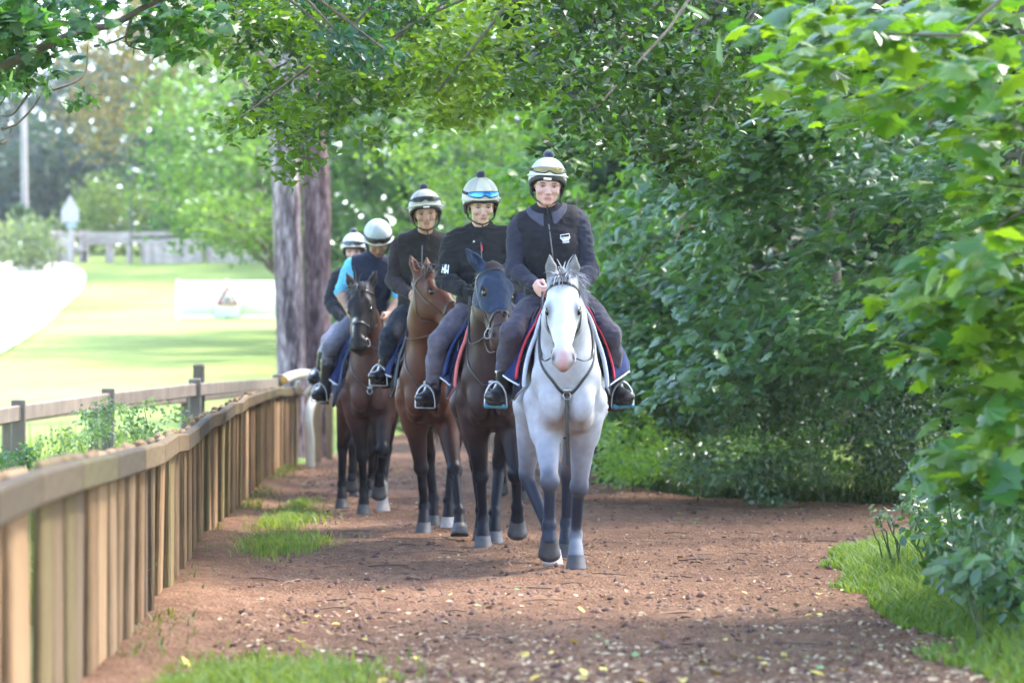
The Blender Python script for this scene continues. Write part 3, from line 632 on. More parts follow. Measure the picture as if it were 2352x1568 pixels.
# the wood on the right: lit sycamores behind the horses
rng = np.random.default_rng(31)
def wood(label, name, base, top, crowns, limbs=8, r=.2): return tree(name, label, base, top, r, crowns, limbs, group=TX)
cb = pxs(rng, 90, [(1130, 150), (1420, 60), (1720, 120), (1700, 420), (1480, 640), (1420, 980), (1370, 940), (1200, 500), (1130, 330)], 27, 33)
wood('bright green sycamore behind the leading rider', 'sycamore_tree', (3.4, 33, .3), (3.0, 32.5, 8), [crown(cb, 5600, .55, .125, 'maple', ((.045, .120, .016), (.150, .260, .035)), .5, .5, nrm=(-.3, -.25, .8), dark=.0)], 14)
cb = pxs(rng, 80, [(980, -60), (1300, -60), (1240, 250), (1160, 520), (1080, 560), (960, 470), (900, 330)], 36, 44)
wood('yellow green tree over the middle of the path', 'ash_tree', (2.8, 46, .3), (2.5, 45, 11), [crown(cb, 5200, .7, .12, 'oval', LGT, .5, .55, dark=.2)], 12)
cb = pxs(rng, 110, [(735, -80), (1000, -80), (1130, 300), (1190, 560), (1100, 1000), (900, 1010), (740, 800)], 58, 74)
wood('soft green tree far behind the riders', 'lime_tree', (-2.4, 72, 1.2), (-2.2, 70, 14), [crown(cb, 9000, 1.1, .32, 'oval', ((.018, .060, .020), (.070, .140, .045)), .6, .6, mt='leaf_far', dark=.25)], 10)
cb = pxs(rng, 60, [(1060, 520), (1400, 480), (1420, 1010), (1100, 1010)], 50, 62)
wood('dark leafy tree closing the end of the path', 'hazel_tree', (1.9, 58, .5), (1.8, 57, 7), [crown(cb, 4600, 1.0, .25, 'oval', GRN, .6, .6, mt='leaf_far')], 8, .12)
cb = pxs(rng, 120, [(500, -200), (1500, -200), (1500, 560), (740, 560), (640, 300)], 95, 115)
wood('pale wood far off behind the soft green tree', 'far_tree', (-1.5, 112, 5), (-1.5, 112, 20), [crown(cb, 6500, 2.2, .85, 'quad', ((.020, .060, .026), (.055, .110, .046)), .6, .7, mt='leaf_far')], 6)

# mid sycamores overhanging the bank, shaded and bluish
rng = np.random.default_rng(41)
pb = [(1420, 480), (1560, 330), (1760, 250), (2000, 260), (2260, 330), (2300, 700), (2200, 900), (1900, 860), (1700, 900), (1560, 980), (1420, 900)]
cb = pxs(rng, 120, pb, 21.5, 25.5); cb[:, 1] += 5 * np.clip((1560 - (cb[:, 0] / cb[:, 1] * FPX + CX)) / 180, 0, 1)
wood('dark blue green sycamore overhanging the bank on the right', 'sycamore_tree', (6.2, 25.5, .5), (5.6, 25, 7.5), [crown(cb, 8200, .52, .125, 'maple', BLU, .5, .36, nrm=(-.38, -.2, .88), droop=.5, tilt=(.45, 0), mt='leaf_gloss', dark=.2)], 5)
cb = pxs(rng, 60, [(1380, 520), (1540, 420), (1640, 600), (1600, 850), (1450, 960), (1380, 900)], 24, 28)
wood('mid green sycamore bush beside the leading rider', 'sycamore_tree', (3.6, 28.5, .4), (3.2, 28, 4.6), [crown(cb, 2800, .40, .115, 'maple', ((.024, .085, .018), (.095, .190, .030)), .55, .4, nrm=(-.35, -.2, .85), dark=.1)], 8, .1)
cb = pxs(rng, 60, [(1480, 60), (1900, 60), (2000, 330), (1760, 420), (1560, 480), (1480, 300)], 21, 25)
wood('green sycamore above the leading rider and to the right', 'sycamore_tree', (5.0, 23, .4), (4.5, 23, 7), [crown(cb, 2300, .5, .13, 'maple', ((.012, .050, .008), (.070, .150, .018)), .5, .42, nrm=(-.2, -.2, .9), dark=.0)], 4)
# backing foliage deep in the wood; its shade is put into near-black leaf colours
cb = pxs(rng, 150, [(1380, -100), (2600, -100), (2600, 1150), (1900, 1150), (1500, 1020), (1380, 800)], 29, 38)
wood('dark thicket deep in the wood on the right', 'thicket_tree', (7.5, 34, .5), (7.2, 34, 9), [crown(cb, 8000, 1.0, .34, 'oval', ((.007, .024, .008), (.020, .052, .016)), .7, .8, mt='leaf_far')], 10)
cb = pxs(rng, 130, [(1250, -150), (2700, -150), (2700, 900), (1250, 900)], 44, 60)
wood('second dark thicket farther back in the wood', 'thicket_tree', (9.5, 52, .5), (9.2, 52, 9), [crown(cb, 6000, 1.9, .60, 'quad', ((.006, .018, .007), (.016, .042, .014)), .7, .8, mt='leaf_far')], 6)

# shrubs along the foot of the bank
rng = np.random.default_rng(51)
M['green_stem'] = mat('green_stem', (.055, .085, .03), .7, noise=(20, .3))
def shrub(label, name, poly, d0, d1, nc, n, rad, size, kind, cols, nrm=(-.3, -.4, .8), mt='leaf', flat=.7, spread=.65, droop=.3):
    cs = pxs(rng, nc, poly, d0, d1); t = thing(name, label, 'shrub', group='shrubs along the path edge'); P, idx = clumps(rng, cs, n, rad, flat); g0 = zt(P[:, 0], P[:, 1]); k = P[:, 2] > g0 + .02; P, idx = P[k], idx[k]
    obj('foliage', leaf_mesh('foliage', P, size, kind, rng, nrm, spread, cols, droop, cvar=rng.random(nc)[idx]), M[mt], t); m = MB()
    for c in cs[rng.permutation(nc)[:14]]: grow(m, (c[0] + .12, c[1] + .15, float(zt(c[0] + .12, c[1] + .15)) - .05), c, .007, .003, .05, rng, 8)
    o = m.build('stems', M['green_stem'], t); o['kind'] = 'stuff'; return t
shrub('grey green privet shrub at the foot of the bank', 'privet_shrub', [(1560, 820), (1800, 780), (2050, 820), (2130, 1000), (2080, 1120), (1760, 1150), (1600, 1130), (1520, 1050)], 23.4, 26.0, 80, 12000, .30, .060, 'oval', ((.045, .105, .045), (.110, .190, .085)), mt='leaf_gloss')
shrub('bright yellow green shrub beside the grey horse', 'elder_shrub', [(1385, 960), (1450, 900), (1560, 960), (1580, 1080), (1540, 1120), (1440, 1090), (1390, 1080)], 27.0, 30.5, 44, 5200, .30, .060, 'oval', ((.14, .27, .04), (.26, .38, .065)))
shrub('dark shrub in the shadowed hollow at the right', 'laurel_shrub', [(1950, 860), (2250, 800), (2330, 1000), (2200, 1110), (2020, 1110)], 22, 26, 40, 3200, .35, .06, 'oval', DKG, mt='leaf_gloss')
shrub('leafy weeds spilling over the path edge at the right', 'nettle_plant', [(2080, 1060), (2400, 1000), (2420, 1340), (2240, 1300), (2100, 1210)], 11.5, 16, 70, 4800, .20, .058, 'oval', ((.035, .090, .030), (.085, .160, .050)), mt='leaf_gloss')
shrub('thin spray of small pale leaves over the path at the right', 'bramble_spray', [(1975, 1235), (2005, 1165), (2100, 1120), (2140, 1140), (2060, 1200)], 14.5, 15.5, 14, 130, .07, .042, 'oval', ((.09, .13, .07), (.16, .20, .12)), mt='leaf_gloss')
shrub('broad leafed weed among the grass at the lower right', 'dock_plant', [(2180, 1290), (2400, 1250), (2400, 1440), (2230, 1420)], 10.8, 12.8, 26, 700, .15, .075, 'oval', ((.045, .11, .045), (.085, .16, .06)), mt='leaf_gloss')
shrub('tangle of pale weeds behind the board fence', 'weed_clump', [(70, 1020), (180, 950), (300, 920), (410, 930), (425, 960), (330, 1010), (170, 1050), (80, 1060)], 18.5, 22, 40, 1500, .12, .034, 'oval', ((.09, .16, .06), (.16, .23, .10)))
shrub('low weeds at the far left behind the boards', 'weed_clump', [(-40, 1030), (70, 1030), (90, 1080), (-40, 1100)], 16, 18, 12, 500, .10, .04, 'oval', ((.06, .13, .04), (.12, .19, .07)))

n = 14000; Yq = rng.uniform(23.6, 33, n); Xq = prx(Yq) + .02 + np.abs(rng.normal(0, .55, n)); Pq = np.stack([Xq, Yq, zt(Xq, Yq) + .02 + .55 * rng.random(n) ** 1.4 * np.clip((Xq - prx(Yq)) * 3 + .25, 0, 1)], 1)
tag(obj('ground_ivy', leaf_mesh('ground_ivy', Pq, .05, 'oval', rng, (-.3, -.4, .8), .6, ((.065, .15, .045), (.15, .26, .08)), .3, cvar=np.clip(.5 + .7 * vnoise(Pq, 1.4, 5), 0, 1)), M['leaf_gloss']), 'low leafy ground cover at the foot of the bank', 'ground cover', kind='stuff')

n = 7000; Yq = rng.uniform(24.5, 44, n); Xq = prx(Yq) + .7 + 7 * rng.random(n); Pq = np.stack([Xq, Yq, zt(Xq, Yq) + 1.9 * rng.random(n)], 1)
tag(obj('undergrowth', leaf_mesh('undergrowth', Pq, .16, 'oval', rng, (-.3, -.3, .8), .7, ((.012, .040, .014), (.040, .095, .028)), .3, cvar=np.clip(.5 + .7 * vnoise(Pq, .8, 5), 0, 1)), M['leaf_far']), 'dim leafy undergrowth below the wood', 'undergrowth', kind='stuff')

# near sycamore on the right: single leaves that can be picked out
rng = np.random.default_rng(61)
pn = [(1740, -40), (2420, -60), (2420, 1050), (2250, 1130), (2190, 1010), (2260, 860), (2090, 700), (2160, 600), (2210, 520), (2230, 330), (2060, 290), (1900, 250), (1780, 260), (1750, 190), (1820, 130), (1760, 80)]
ct = pxs(rng, 80, pn, 10.0, 13.4); ct2 = pxs(rng, 26, [(2080, 640), (2420, 500), (2420, 1150), (2260, 1140), (2190, 980), (2230, 830), (2090, 720)], 10.2, 13.0)
nt = thing('sycamore_tree', 'near sycamore with large bright lobed leaves at the right edge', 'tree'); m = MB(); trunk_mesh(m, [(4.6, 11.5, -.3), (4.4, 11.4, 2.2), (4.2, 11.0, 6.5)], [.26, .21, .13], 16)
allc = np.concatenate([ct, ct2])
for c in allc[rng.permutation(len(allc))[:26]]: grow(m, (4.4, 11.3, 1.4 + 3 * rng.random()), c, .028, .005, .12, rng, 12)
m.build('trunk', M['bark_branch'], nt)
P, idx = clumps(rng, allc, 2700, .30, .40, tilt=(.30, 0)); yel = P[:, 2] > 1.9; keep = np.argsort(P[:, 1])
near = keep[:300]; rest = keep[300:]
SYC = ((.030, .100, .022), (.120, .215, .022)); M['leaf_near'] = leaf_mat('leaf_near', .48, .28, .6, (2.3, 2.1, .4))
obj('foliage', leaf_mesh('foliage', P[rest], .125, 'maple', rng, (-.20, -.12, .95), .34, SYC, .5), M['leaf_near'], nt)['kind'] = 'stuff'
proto = [leaf_mesh('leaf', np.zeros((1, 3)), .150, 'maple', rng, (0, 0, 1), .0, (np.array(SYC[0]) * (1 - a) + np.array(SYC[1]) * a,) * 2, 0, dirn=np.array([(50., 0, 0)])) for a in np.linspace(0, 1, 6)]
for p_ in proto: p_.materials.append(M['leaf_near'])
for k in near:
    o = bpy.data.objects.new('leaf', proto[rng.integers(0, 6)]); COL.objects.link(o); o.parent = nt; o.location = P[k]; n_ = nv(np.array((-.20, -.15, .95)) + rng.normal(0, .38, 3)); d_ = rng.normal(0, 1, 3); d_[2] -= 1.0
    o.rotation_euler = Matrix(rot_to(n_, d_)).to_euler(); o.scale = (rng.uniform(.5, 1.25),) * 3

# crowns of the wood above the picture, which keep the sun off the path
rng = np.random.default_rng(71)
for lab, x0, y0, nl in (('tall sycamore at the near right above the picture', 6.5, 8, 2600), ('tall lime on the right above the riders', 7.0, 20, 4600), ('tall ash on the right behind the riders', 6.5, 33, 4600), ('tall oak at the far right of the path', 6.0, 47, 5600)):
    n = 70; cs = np.stack([x0 + rng.uniform(-4.2, 6.0, n), y0 + rng.uniform(-7.5, 7.5, n), rng.uniform(7.0, 13.0, n)], 1); cs[:, 2] = np.maximum(cs[:, 2], CH + (HY + 140) / FPX * cs[:, 1] + .8)
    tree('wood_tree', lab, (x0 + 1, y0, .4), (x0 + .6, y0, 10), .3, [crown(cs, nl, 1.15, .34, 'quad', GRN, .5, .5, mt='leaf_far')], 8, group=TX)

# far left
rng = np.random.default_rng(81)
def far_tree(label, name, poly, d0, d1, nc, n, rad, size, cols, base, r=.25, kind='quad', flat=.7, grp='trees beyond the field', droop=.25):
    cs = pxs(rng, nc, poly, d0, d1); b = px(*base); z0 = float(zt(b.x, b.y)); return tree(name, label, (b.x, b.y, z0), (b.x, b.y, float(cs[:, 2].mean())), r, [crown(cs, n, rad, size, kind, cols, flat, .7, mt='leaf_far', droop=droop, dark=.3)], 8, group=grp, lr=.08)
far_tree('dark blue green wood at the far left', 'fir_tree', [(-150, 100), (330, 140), (400, 300), (330, 520), (-150, 520)], 150, 175, 120, 6500, 3.2, .75, ((.010, .028, .026), (.026, .056, .044)), (100, 600, 160), .5)
far_tree('dark tree behind the yellow hedge at the left', 'yew_tree', [(-100, 330), (320, 300), (330, 500), (-100, 560)], 128, 140, 60, 3200, 2.4, .6, ((.010, .026, .026), (.024, .050, .042)), (200, 600, 134), .4)
far_tree('brownish drooping tree over the field at the left', 'larch_tree', [(150, 20), (330, -60), (560, -60), (520, 160), (340, 250), (300, 330), (180, 330), (160, 200)], 62, 74, 75, 4600, 1.0, .17, BRN, (705, 800, 70), .2, 'oval', .9, droop=.9)
far_tree('light green tree left of the twin trunks', 'maple_tree', [(300, 150), (420, 120), (600, 230), (650, 480), (620, 560), (470, 560), (330, 470), (350, 300)], 58, 70, 85, 5600, 1.0, .19, ((.045, .115, .030), (.110, .190, .050)), (690, 800, 66), .2, 'oval')
far_tree('tall pale tree with gaps of sky at the upper left', 'poplar_tree', [(330, -80), (640, -80), (650, 260), (560, 300), (400, 300), (340, 180)], 80, 92, 60, 2900, 1.2, .24, ((.040, .085, .035), (.090, .130, .055)), (680, 650, 86), .3, 'oval')
far_tree('green hanging branches in front of the far fence', 'birch_tree', [(430, 480), (640, 440), (640, 520), (620, 570), (520, 580), (450, 530)], 54, 58, 30, 1700, .6, .14, ((.060, .130, .030), (.130, .200, .050)), (665, 800, 57), .12, 'oval')
def hedge(label, poly, d0, d1, nc, n, rad, size, cols):
    cs = pxs(rng, nc, poly, d0, d1); t = thing('hedge', label, 'hedge'); P, idx = clumps(rng, cs, n, rad, .8); obj('foliage', leaf_mesh('foliage', P, size, 'quad', rng, (0, -.3, .8), .7, cols, .2, cvar=rng.random(nc)[idx]), M['leaf_far'], t)
far_tree('tall green wood beyond the far fence', 'far_tree', [(300, -150), (760, -150), (760, 520), (300, 520), (380, 280), (470, 270), (470, 140), (370, 140)], 118, 128, 110, 6500, 2.2, .75, ((.030, .070, .035), (.065, .115, .055)), (700, 600, 122), .4)
hedge('yellow green clipped hedge behind the far fence', [(170, 480), (210, 430), (330, 440), (400, 520), (400, 560), (180, 560)], 106, 112, 50, 3000, 1.1, .26, ((.075, .130, .030), (.150, .200, .055)))
hedge('dark green hedge right behind the far fence', [(330, 490), (640, 500), (650, 560), (330, 560)], 104, 110, 40, 2400, 1.1, .26, ((.025, .060, .030), (.055, .110, .045)))
hedge('pale scrub beside the white track at the far left', [(-60, 540), (110, 510), (130, 580), (80, 610), (-60, 610)], 96, 104, 30, 2000, .8, .24, ((.10, .14, .07), (.18, .22, .12)))
hedge('ivy round the foot of the utility pole', [(40, 475), (65, 475), (68, 540), (38, 540)], 111.4, 111.8, 10, 600, .35, .2, ((.03, .08, .03), (.07, .13, .04)))

# ------------------------------------------------------------------ grass, weeds, litter
def blades(name, P, h, cols, rng, w=.006, lean=.9):
    n = len(P); a = rng.uniform(0, 2 * np.pi, n); D = np.stack([np.cos(a), np.sin(a), 0 * a], 1); Sd = np.stack([-np.sin(a), np.cos(a), 0 * a], 1); H = np.asarray(h) * rng.uniform(.4, 1.25, n)[:, None]; le = lean * rng.uniform(.2, 1.5, n)[:, None]
    up = np.array((0, 0, 1.)); ww = w * rng.uniform(.6, 1.4, n)[:, None]; p1 = P + H * (up * .55 + D * .15 * le); p2 = P + H * (up * .9 + D * .75 * le)
    V = np.stack([P - Sd * ww, P + Sd * ww, p1 - Sd * ww * .8, p1 + Sd * ww * .8, p2], 1); i = np.arange(n)[:, None] * 5; F4 = np.concatenate([i, i + 1, i + 3, i + 2], 1); F3 = np.concatenate([i + 2, i + 3, i + 4], 1)
    t = rng.random(n)[:, None]; C = np.asarray(cols[0]) * (1 - t) + np.asarray(cols[1]) * t; return mesh_np(name, V.reshape(-1, 3), [F4, F3], np.repeat(C, 5, 0))
M['grass'] = mat('grass', (1, 1, 1), .55, attr=True, transl=.45, spec=.3)
rng = np.random.default_rng(91); GC = ((.10, .18, .035), (.22, .30, .085))
def patch_pts(n, blobs):
    out = []
    for X, Y, rx, ry, wgt in blobs:
        k = int(n * wgt); a = rng.uniform(0, 2 * np.pi, k); r = np.abs(rng.normal(0, .55, k)); x, y = X + np.cos(a) * r * rx, Y + np.sin(a) * r * ry; out.append(np.stack([x, y, zt(x, y) + 0 * x], 1))
    return np.concatenate(out)
def grass(name, label, P, h, cols=GC, **k): tag(obj(name, blades(name, P, h, cols, rng, **k), M['grass']), label, 'grass', kind='stuff')
gp = lambda x, y: (lambda s: ((x - CX) / s, FPX / s))((y - HY) / CH)
a = gp(640, 1255); b = gp(660, 1200); grass('grass', 'tuft of bright grass on the path by the boards', patch_pts(4200, [(a[0], a[1], .34, 1.3, .5), (b[0], b[1], .26, 1.6, .4), (gp(690, 1165)[0], gp(690, 1165)[1], .18, 1.5, .1)]), .085, w=.0045)
a = gp(560, 1560); grass('grass', 'bright grass in the lower left corner', patch_pts(9000, [(a[0], a[1], .50, .75, .55), (gp(400, 1590)[0], gp(400, 1590)[1], .35, .7, .3), (gp(740, 1560)[0], gp(740, 1560)[1], .22, .5, .15)]), .055, w=.0045)
n = 20000; Yr_ = rng.uniform(9.5, 18.5, n); Xr_ = prx(Yr_) + rng.exponential(.75, n) - .30 + .22 * vnoise(np.stack([Yr_, 0 * Yr_, 0 * Yr_], -1), 1.7, 6); grass('grass', 'lush grass verge along the right edge of the path', np.stack([Xr_, Yr_, zt(Xr_, Yr_)], 1), .05 + .15 * np.clip((Xr_ - prx(Yr_) + .3) * 1.6, 0, 1)[:, None], ((.075, .155, .025), (.175, .265, .060)), w=.006)
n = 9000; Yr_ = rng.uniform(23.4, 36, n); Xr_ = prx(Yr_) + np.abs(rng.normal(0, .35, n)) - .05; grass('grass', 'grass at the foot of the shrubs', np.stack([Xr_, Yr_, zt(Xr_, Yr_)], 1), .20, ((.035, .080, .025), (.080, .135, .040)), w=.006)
n = 16000; Yr_ = rng.uniform(12, 34, n); Xr_ = fx_(Yr_) - .15 - np.abs(rng.normal(0, 1.2, n)); grass('grass', 'rough grass behind the board fence', np.stack([Xr_, Yr_, zt(Xr_, Yr_)], 1), .28, ((.075, .135, .030), (.150, .210, .060)), w=.008)
n = 5000; Yr_ = rng.uniform(10, 34, n); Xr_ = fx_(Yr_) + np.abs(rng.normal(0, .10, n)) ; grass('grass', 'thin grass along the foot of the boards', np.stack([Xr_, Yr_, 0 * Xr_ + .01], 1)[rng.random(n) < np.clip(.25 + .8 * vnoise(np.stack([Yr_, 0 * Yr_, 0 * Yr_], -1), .8, 12), .03, 1)], .08, ((.07, .11, .03), (.17, .19, .08)))
# fallen leaves and chips on the path
def litter(name, label, n, sz, cols, dens):
    Y = 9 + 26 * rng.random(n * 6) ** 1.6; X = plx(Y) + .15 + (prx(Y) - plx(Y) - .2) * rng.random(len(Y)); k = rng.random(len(Y)) < dens(X, Y); X, Y = X[k][:n], Y[k][:n]
    sz = sz * rng.uniform(.45, 1.3, len(X)); P = np.stack([X, Y, path_z(X, Y) + .008], 1); tag(obj(name, leaf_mesh(name, P, sz, 'oval', rng, (0, 0, 1), .28, cols, .0), M['litter']), label, 'fallen leaves', kind='stuff')
M['litter'] = mat('litter', (1, 1, 1), .7, attr=True, noise=(30, .2), spec=.3)
nd = lambda X, Y: np.clip(.10 + np.exp(-((Y - 9.5) / 2.0) ** 2) + .6 * np.exp(-((X - prx(Y)) / .5) ** 2) + .25 * np.exp(-((X - fx_(Y)) / .4) ** 2) + .25 * vnoise(np.stack([X, Y, 0 * X], -1), 1.3, 4), .02, 1)
litter('leaf_litter', 'pale dry leaf scraps scattered over the path', 9500, .031, ((.26, .17, .09), (.46, .36, .23)), nd)
litter('leaf_litter', 'yellow fallen leaves scattered over the path', 380, .046, ((.50, .33, .05), (.62, .48, .12)), nd)
litter('leaf_litter', 'brown twig bits and dead leaves on the path', 2200, .030, ((.10, .055, .035), (.26, .16, .10)), lambda X, Y: np.clip(.3 + nd(X, Y), 0, 1))
litter('leaf_litter', 'small green leaves dropped on the path', 160, .045, ((.08, .20, .05), (.20, .32, .14)), lambda X, Y: .5 + 0 * X)
Y = 9 + 30 * rng.random(15000) ** 1.5; X = plx(Y) + .15 + (prx(Y) - plx(Y) - .2) * rng.random(len(Y)); Zc = path_z(X, Y); sz = .005 + .030 * rng.random(len(X)) ** 3.2
oc = np.array([(1, 0, 0), (-1, 0, 0), (0, 1, 0), (0, -1, 0), (0, 0, .8), (0, 0, -.8)]); of = np.array([(0, 2, 4), (2, 1, 4), (1, 3, 4), (3, 0, 4), (2, 0, 5), (1, 2, 5), (3, 1, 5), (0, 3, 5)])
V = np.stack([X, Y, Zc], 1)[:, None] + oc[None] * sz[:, None, None] * rng.uniform(.5, 1.4, (len(X), 6, 1)); C = np.array((.10, .048, .030)) * rng.uniform(.5, 1.7, (len(X), 1)); tag(obj('clods', mesh_np('clods', V.reshape(-1, 3), (of[None] + np.arange(len(X))[:, None, None] * 6).reshape(-1, 3), np.repeat(C, 6, 0)), M['litter']), 'crumbs of red brown soil on the path', 'soil', kind='stuff')

# twigs lying on the path
tw = MB(); nt_w = 260; Y = 9.2 + 24 * rng.random(nt_w) ** 1.5; X = plx(Y) + .2 + (prx(Y) - plx(Y) - .3) * rng.random(nt_w)
for x, y in zip(X, Y):
    a = rng.uniform(0, np.pi); L = rng.uniform(.05, .28); z = float(path_z(np.array([x]), np.array([y]))[0]) + .008; d_ = np.array((math.cos(a), math.sin(a), 0)) * L / 2; k = np.array((-d_[1], d_[0], 0)) * rng.normal(0, .25)
    tw.tube(np.array([np.array((x, y, z)) - d_, np.array((x, y, z + .006)) + k, np.array((x, y, z)) + d_]), rng.uniform(.002, .005), n=4, col=np.array((.12, .075, .05)) * rng.uniform(.5, 1.6), caps=False)
tag(tw.build('twigs', M['litter']), 'small broken twigs lying on the path', 'twigs', kind='stuff')
# ------------------------------------------------------------------ horses
def head_frame(P, yaw, pitch, roll=0, hs=1.02):
    y, p = R(yaw), R(pitch); fw = np.array((math.cos(y), math.sin(y), 0)); up = np.array((0, 0, 1.)); lf = np.array((-math.sin(y), math.cos(y), 0))
    h = math.cos(p) * fw - math.sin(p) * up; n = math.sin(p) * fw + math.cos(p) * up
    if roll:
        q = np.array(Matrix.Rotation(R(roll), 3, Vector(fw))); h, n, lf = q @ h, q @ n, q @ lf
    return dict(P=np.array(P, float), h=h, n=n, l=lf, R=np.stack([h, lf, n], 1), s=hs)
def HP(H, t, l, n): return H['P'] + H['s'] * (t * H['h'] + l * .99 * H['l'] + n * H['n'])

def leg_front(s, dx=0.0, y=.085, lift=None):
    E = np.array((.03, s * .118, .94))
    if lift is None:
        hx = .08 + dx; C = np.array((hx - .012, s * y, .075)); F = np.array((hx - .075, s * y, .205))
        t = (E[2] - .50) / (E[2] - F[2]); K = E + (F - E) * t + np.array((.03, 0, 0)); K[1] = s * (y + .015)
        dn = np.array((0, 0, -1.)); toe = np.array((1., 0, 0))
    else:
        K, F, C = [np.array((p[0], s * p[1], p[2]), float) for p in lift[:3]]; toe, dn = nv(lift[3]), nv(lift[4])
    return E, K, F, C, toe, dn
def leg_hind(s, dx=0.0, y=.10, lift=None):
    S = np.array((-.66 + dx * .18, s * .165, .99))
    if lift is None:
        hx = -.97 + dx; C = np.array((hx - .012, s * y, .075)); F = np.array((hx - .08, s * y, .215)); K = np.array((-1.10 + dx * .72, s * (y + .035), .57 - abs(dx) * .03))
        dn = np.array((0, 0, -1.)); toe = np.array((1., 0, 0))
    else:
        K, F, C = [np.array((p[0], s * p[1], p[2]), float) for p in lift[:3]]; toe, dn = nv(lift[3]), nv(lift[4])
    return S, K, F, C, toe, dn

def horse_prims(q):
    b, dk, bl = q['body'], q['dark'], q['belly']; pr = []
    H = q['H']; P = H['P']; A = pr.append; lat = (0, 1, 0)
    # trunk
    A(caps_((.02, 0, 1.21), (-.30, 0, 1.19), .34, .36, b, u=lat, f=.47, k=.08))
    A(caps_((-.30, 0, 1.19), (-.68, 0, 1.24), .36, .31, b, u=lat, f=.56, k=.08))
    A(caps_((.02, 0, 1.52), (-.30, 0, 1.47), .075, .10, b, k=.12))
    A(ell_((-.86, 0, 1.32), (.36, .222, .275), c=b, k=.08))
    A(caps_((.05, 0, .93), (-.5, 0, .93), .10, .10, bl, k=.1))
    for s in (1, -1):
        A(ell_((-.60, s * .165, 1.43), (.09, .07, .07), c=b, k=.08))
        A(ell_((-.93, s * .118, 1.16), (.25, .122, .34), c=b, k=.06))
        A(ell_((-.70, s * .150, 1.04), (.17, .09, .19), c=b, k=.07))
        A(ell_((-.02, s * .108, 1.25), (.17, .062, .27), Rm=np.array(Matrix.Rotation(R(24), 3, 'Y')), c=b, k=.06))
        A(caps_((.22, s * .105, 1.16), (.03, s * .118, .99), .100, .096, b, k=.06))      # upper arm and point of shoulder
        A(ell_((.265, s * .082, 1.05), (.100, .085, .165), Rm=np.array(Matrix.Rotation(R(-14), 3, 'Y')), c=b, k=.035))    # breast muscle
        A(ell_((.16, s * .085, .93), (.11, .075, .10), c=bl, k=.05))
    A(caps_((.22, 0, 1.22), (.10, 0, .95), .15, .10, b, k=.06))
    # neck
    base = np.array((.14, 0, 1.30)); end = HP(H, .10, 0, -.115); mid = (base + end) / 2 + np.array((0, 0, .035))
    hi = np.array((.03, 0, 1.50)); ehi = HP(H, .03, 0, -.05); mhi = (hi + ehi) / 2 + np.array((0, 0, .0))
    A(caps_(base, mid, .250, .165, b, u=lat, f=.66, k=.09)); A(caps_(mid, end, .165, .105, b, u=H['l'], f=.80, k=.06))
    A(caps_(hi, mhi, .075, .06, b, k=.10)); A(caps_(mhi, ehi, .06, .05, b, k=.06))
    n_head = len(pr)
    f, mz, cr = q['face'], q['muzzle'], q.get('crown', q['face'])
    hp = lambda t, l, n: HP(H, t, l, n)
    HR = H['R']
    A(ell_(hp(.10, 0, -.085), (.15, .088, .105), Rm=HR, c=cr, k=.04))
    A(ell_(hp(.19, 0, -.050), (.13, .100, .070), Rm=HR, c=f, k=.03))
    A(caps_(hp(.20, 0, -.075), hp(.47, 0, -.055), .082, .052, f, u=H['l'], f=.95, k=.04))
    A(caps_(hp(.20, 0, -.03), hp(.50, 0, -.030), .052, .036, f, k=.03))
    for s in (1, -1):
        A(ell_(hp(.20, s * .048, -.150), (.135, .045, .115), Rm=HR, c=q['cheek'], k=.03))
        A(caps_(hp(.155, s * .070, -.018), hp(.215, s * .088, -.032), .030, .030, f, k=.022))       # brow over the eye
        A(caps_(hp(.27, s * .072, -.085), hp(.40, s * .048, -.075), .022, .014, f, k=.02))          # face crest
        A(ell_(hp(.225, s * .108, -.030), (.030, .018, .022), Rm=HR, k=.012, sub=True))
    A(caps_(hp(.24, 0, -.17), hp(.50, 0, -.125), .058, .038, q['cheek'], k=.04))
    A(ell_(hp(.535, 0, -.070), (.068, .062, .072), Rm=HR, c=mz, k=.03))
    A(ell_(hp(.545, 0, -.135), (.042, .040, .034), Rm=HR, c=mz, k=.02))
    for s in (1, -1):
        A(caps_(hp(.500, s * .040, -.030), hp(.548, s * .050, -.055), .026, .028, mz, k=.018))
        A(ell_(hp(.548, s * .062, -.018), (.030, .017, .017), Rm=HR, k=.006, sub=True))
        # ear
        e0 = hp(.02, s * .060, -.075); ed = nv(-H['h'] * q.get('ear_h', .9) + H['n'] * q.get('ear_n', .35) + H['l'] * s * q.get('ear_l', .28)); e1 = e0 + ed * .10; e2 = e0 + ed * .175
        fl = nv(np.cross(ed, H['l'] * s))
        A(caps_(e0, e1, .034, .036, q['ear'], u=fl, f=.8, k=.03)); A(caps_(e1, e2, .036, .008, q['ear'], u=fl, f=.7, k=.01))
        on = nv(H['n'] - ed * (H['n'] @ ed) + .35 * s * H['l'])
        A(caps_(e0 + ed * .055 + on * .026, e0 + ed * .135 + on * .020, .021, .008, k=.008, sub=True))
    for p in pr[n_head:]:
        if p['t'] == 'c': p['ra'] *= H['s']; p['rb'] *= H['s']
        else: p['r'] = p['r'] * H['s'] * np.array((1, 1.0, 1))
    q['nh'] = (n_head, len(pr))
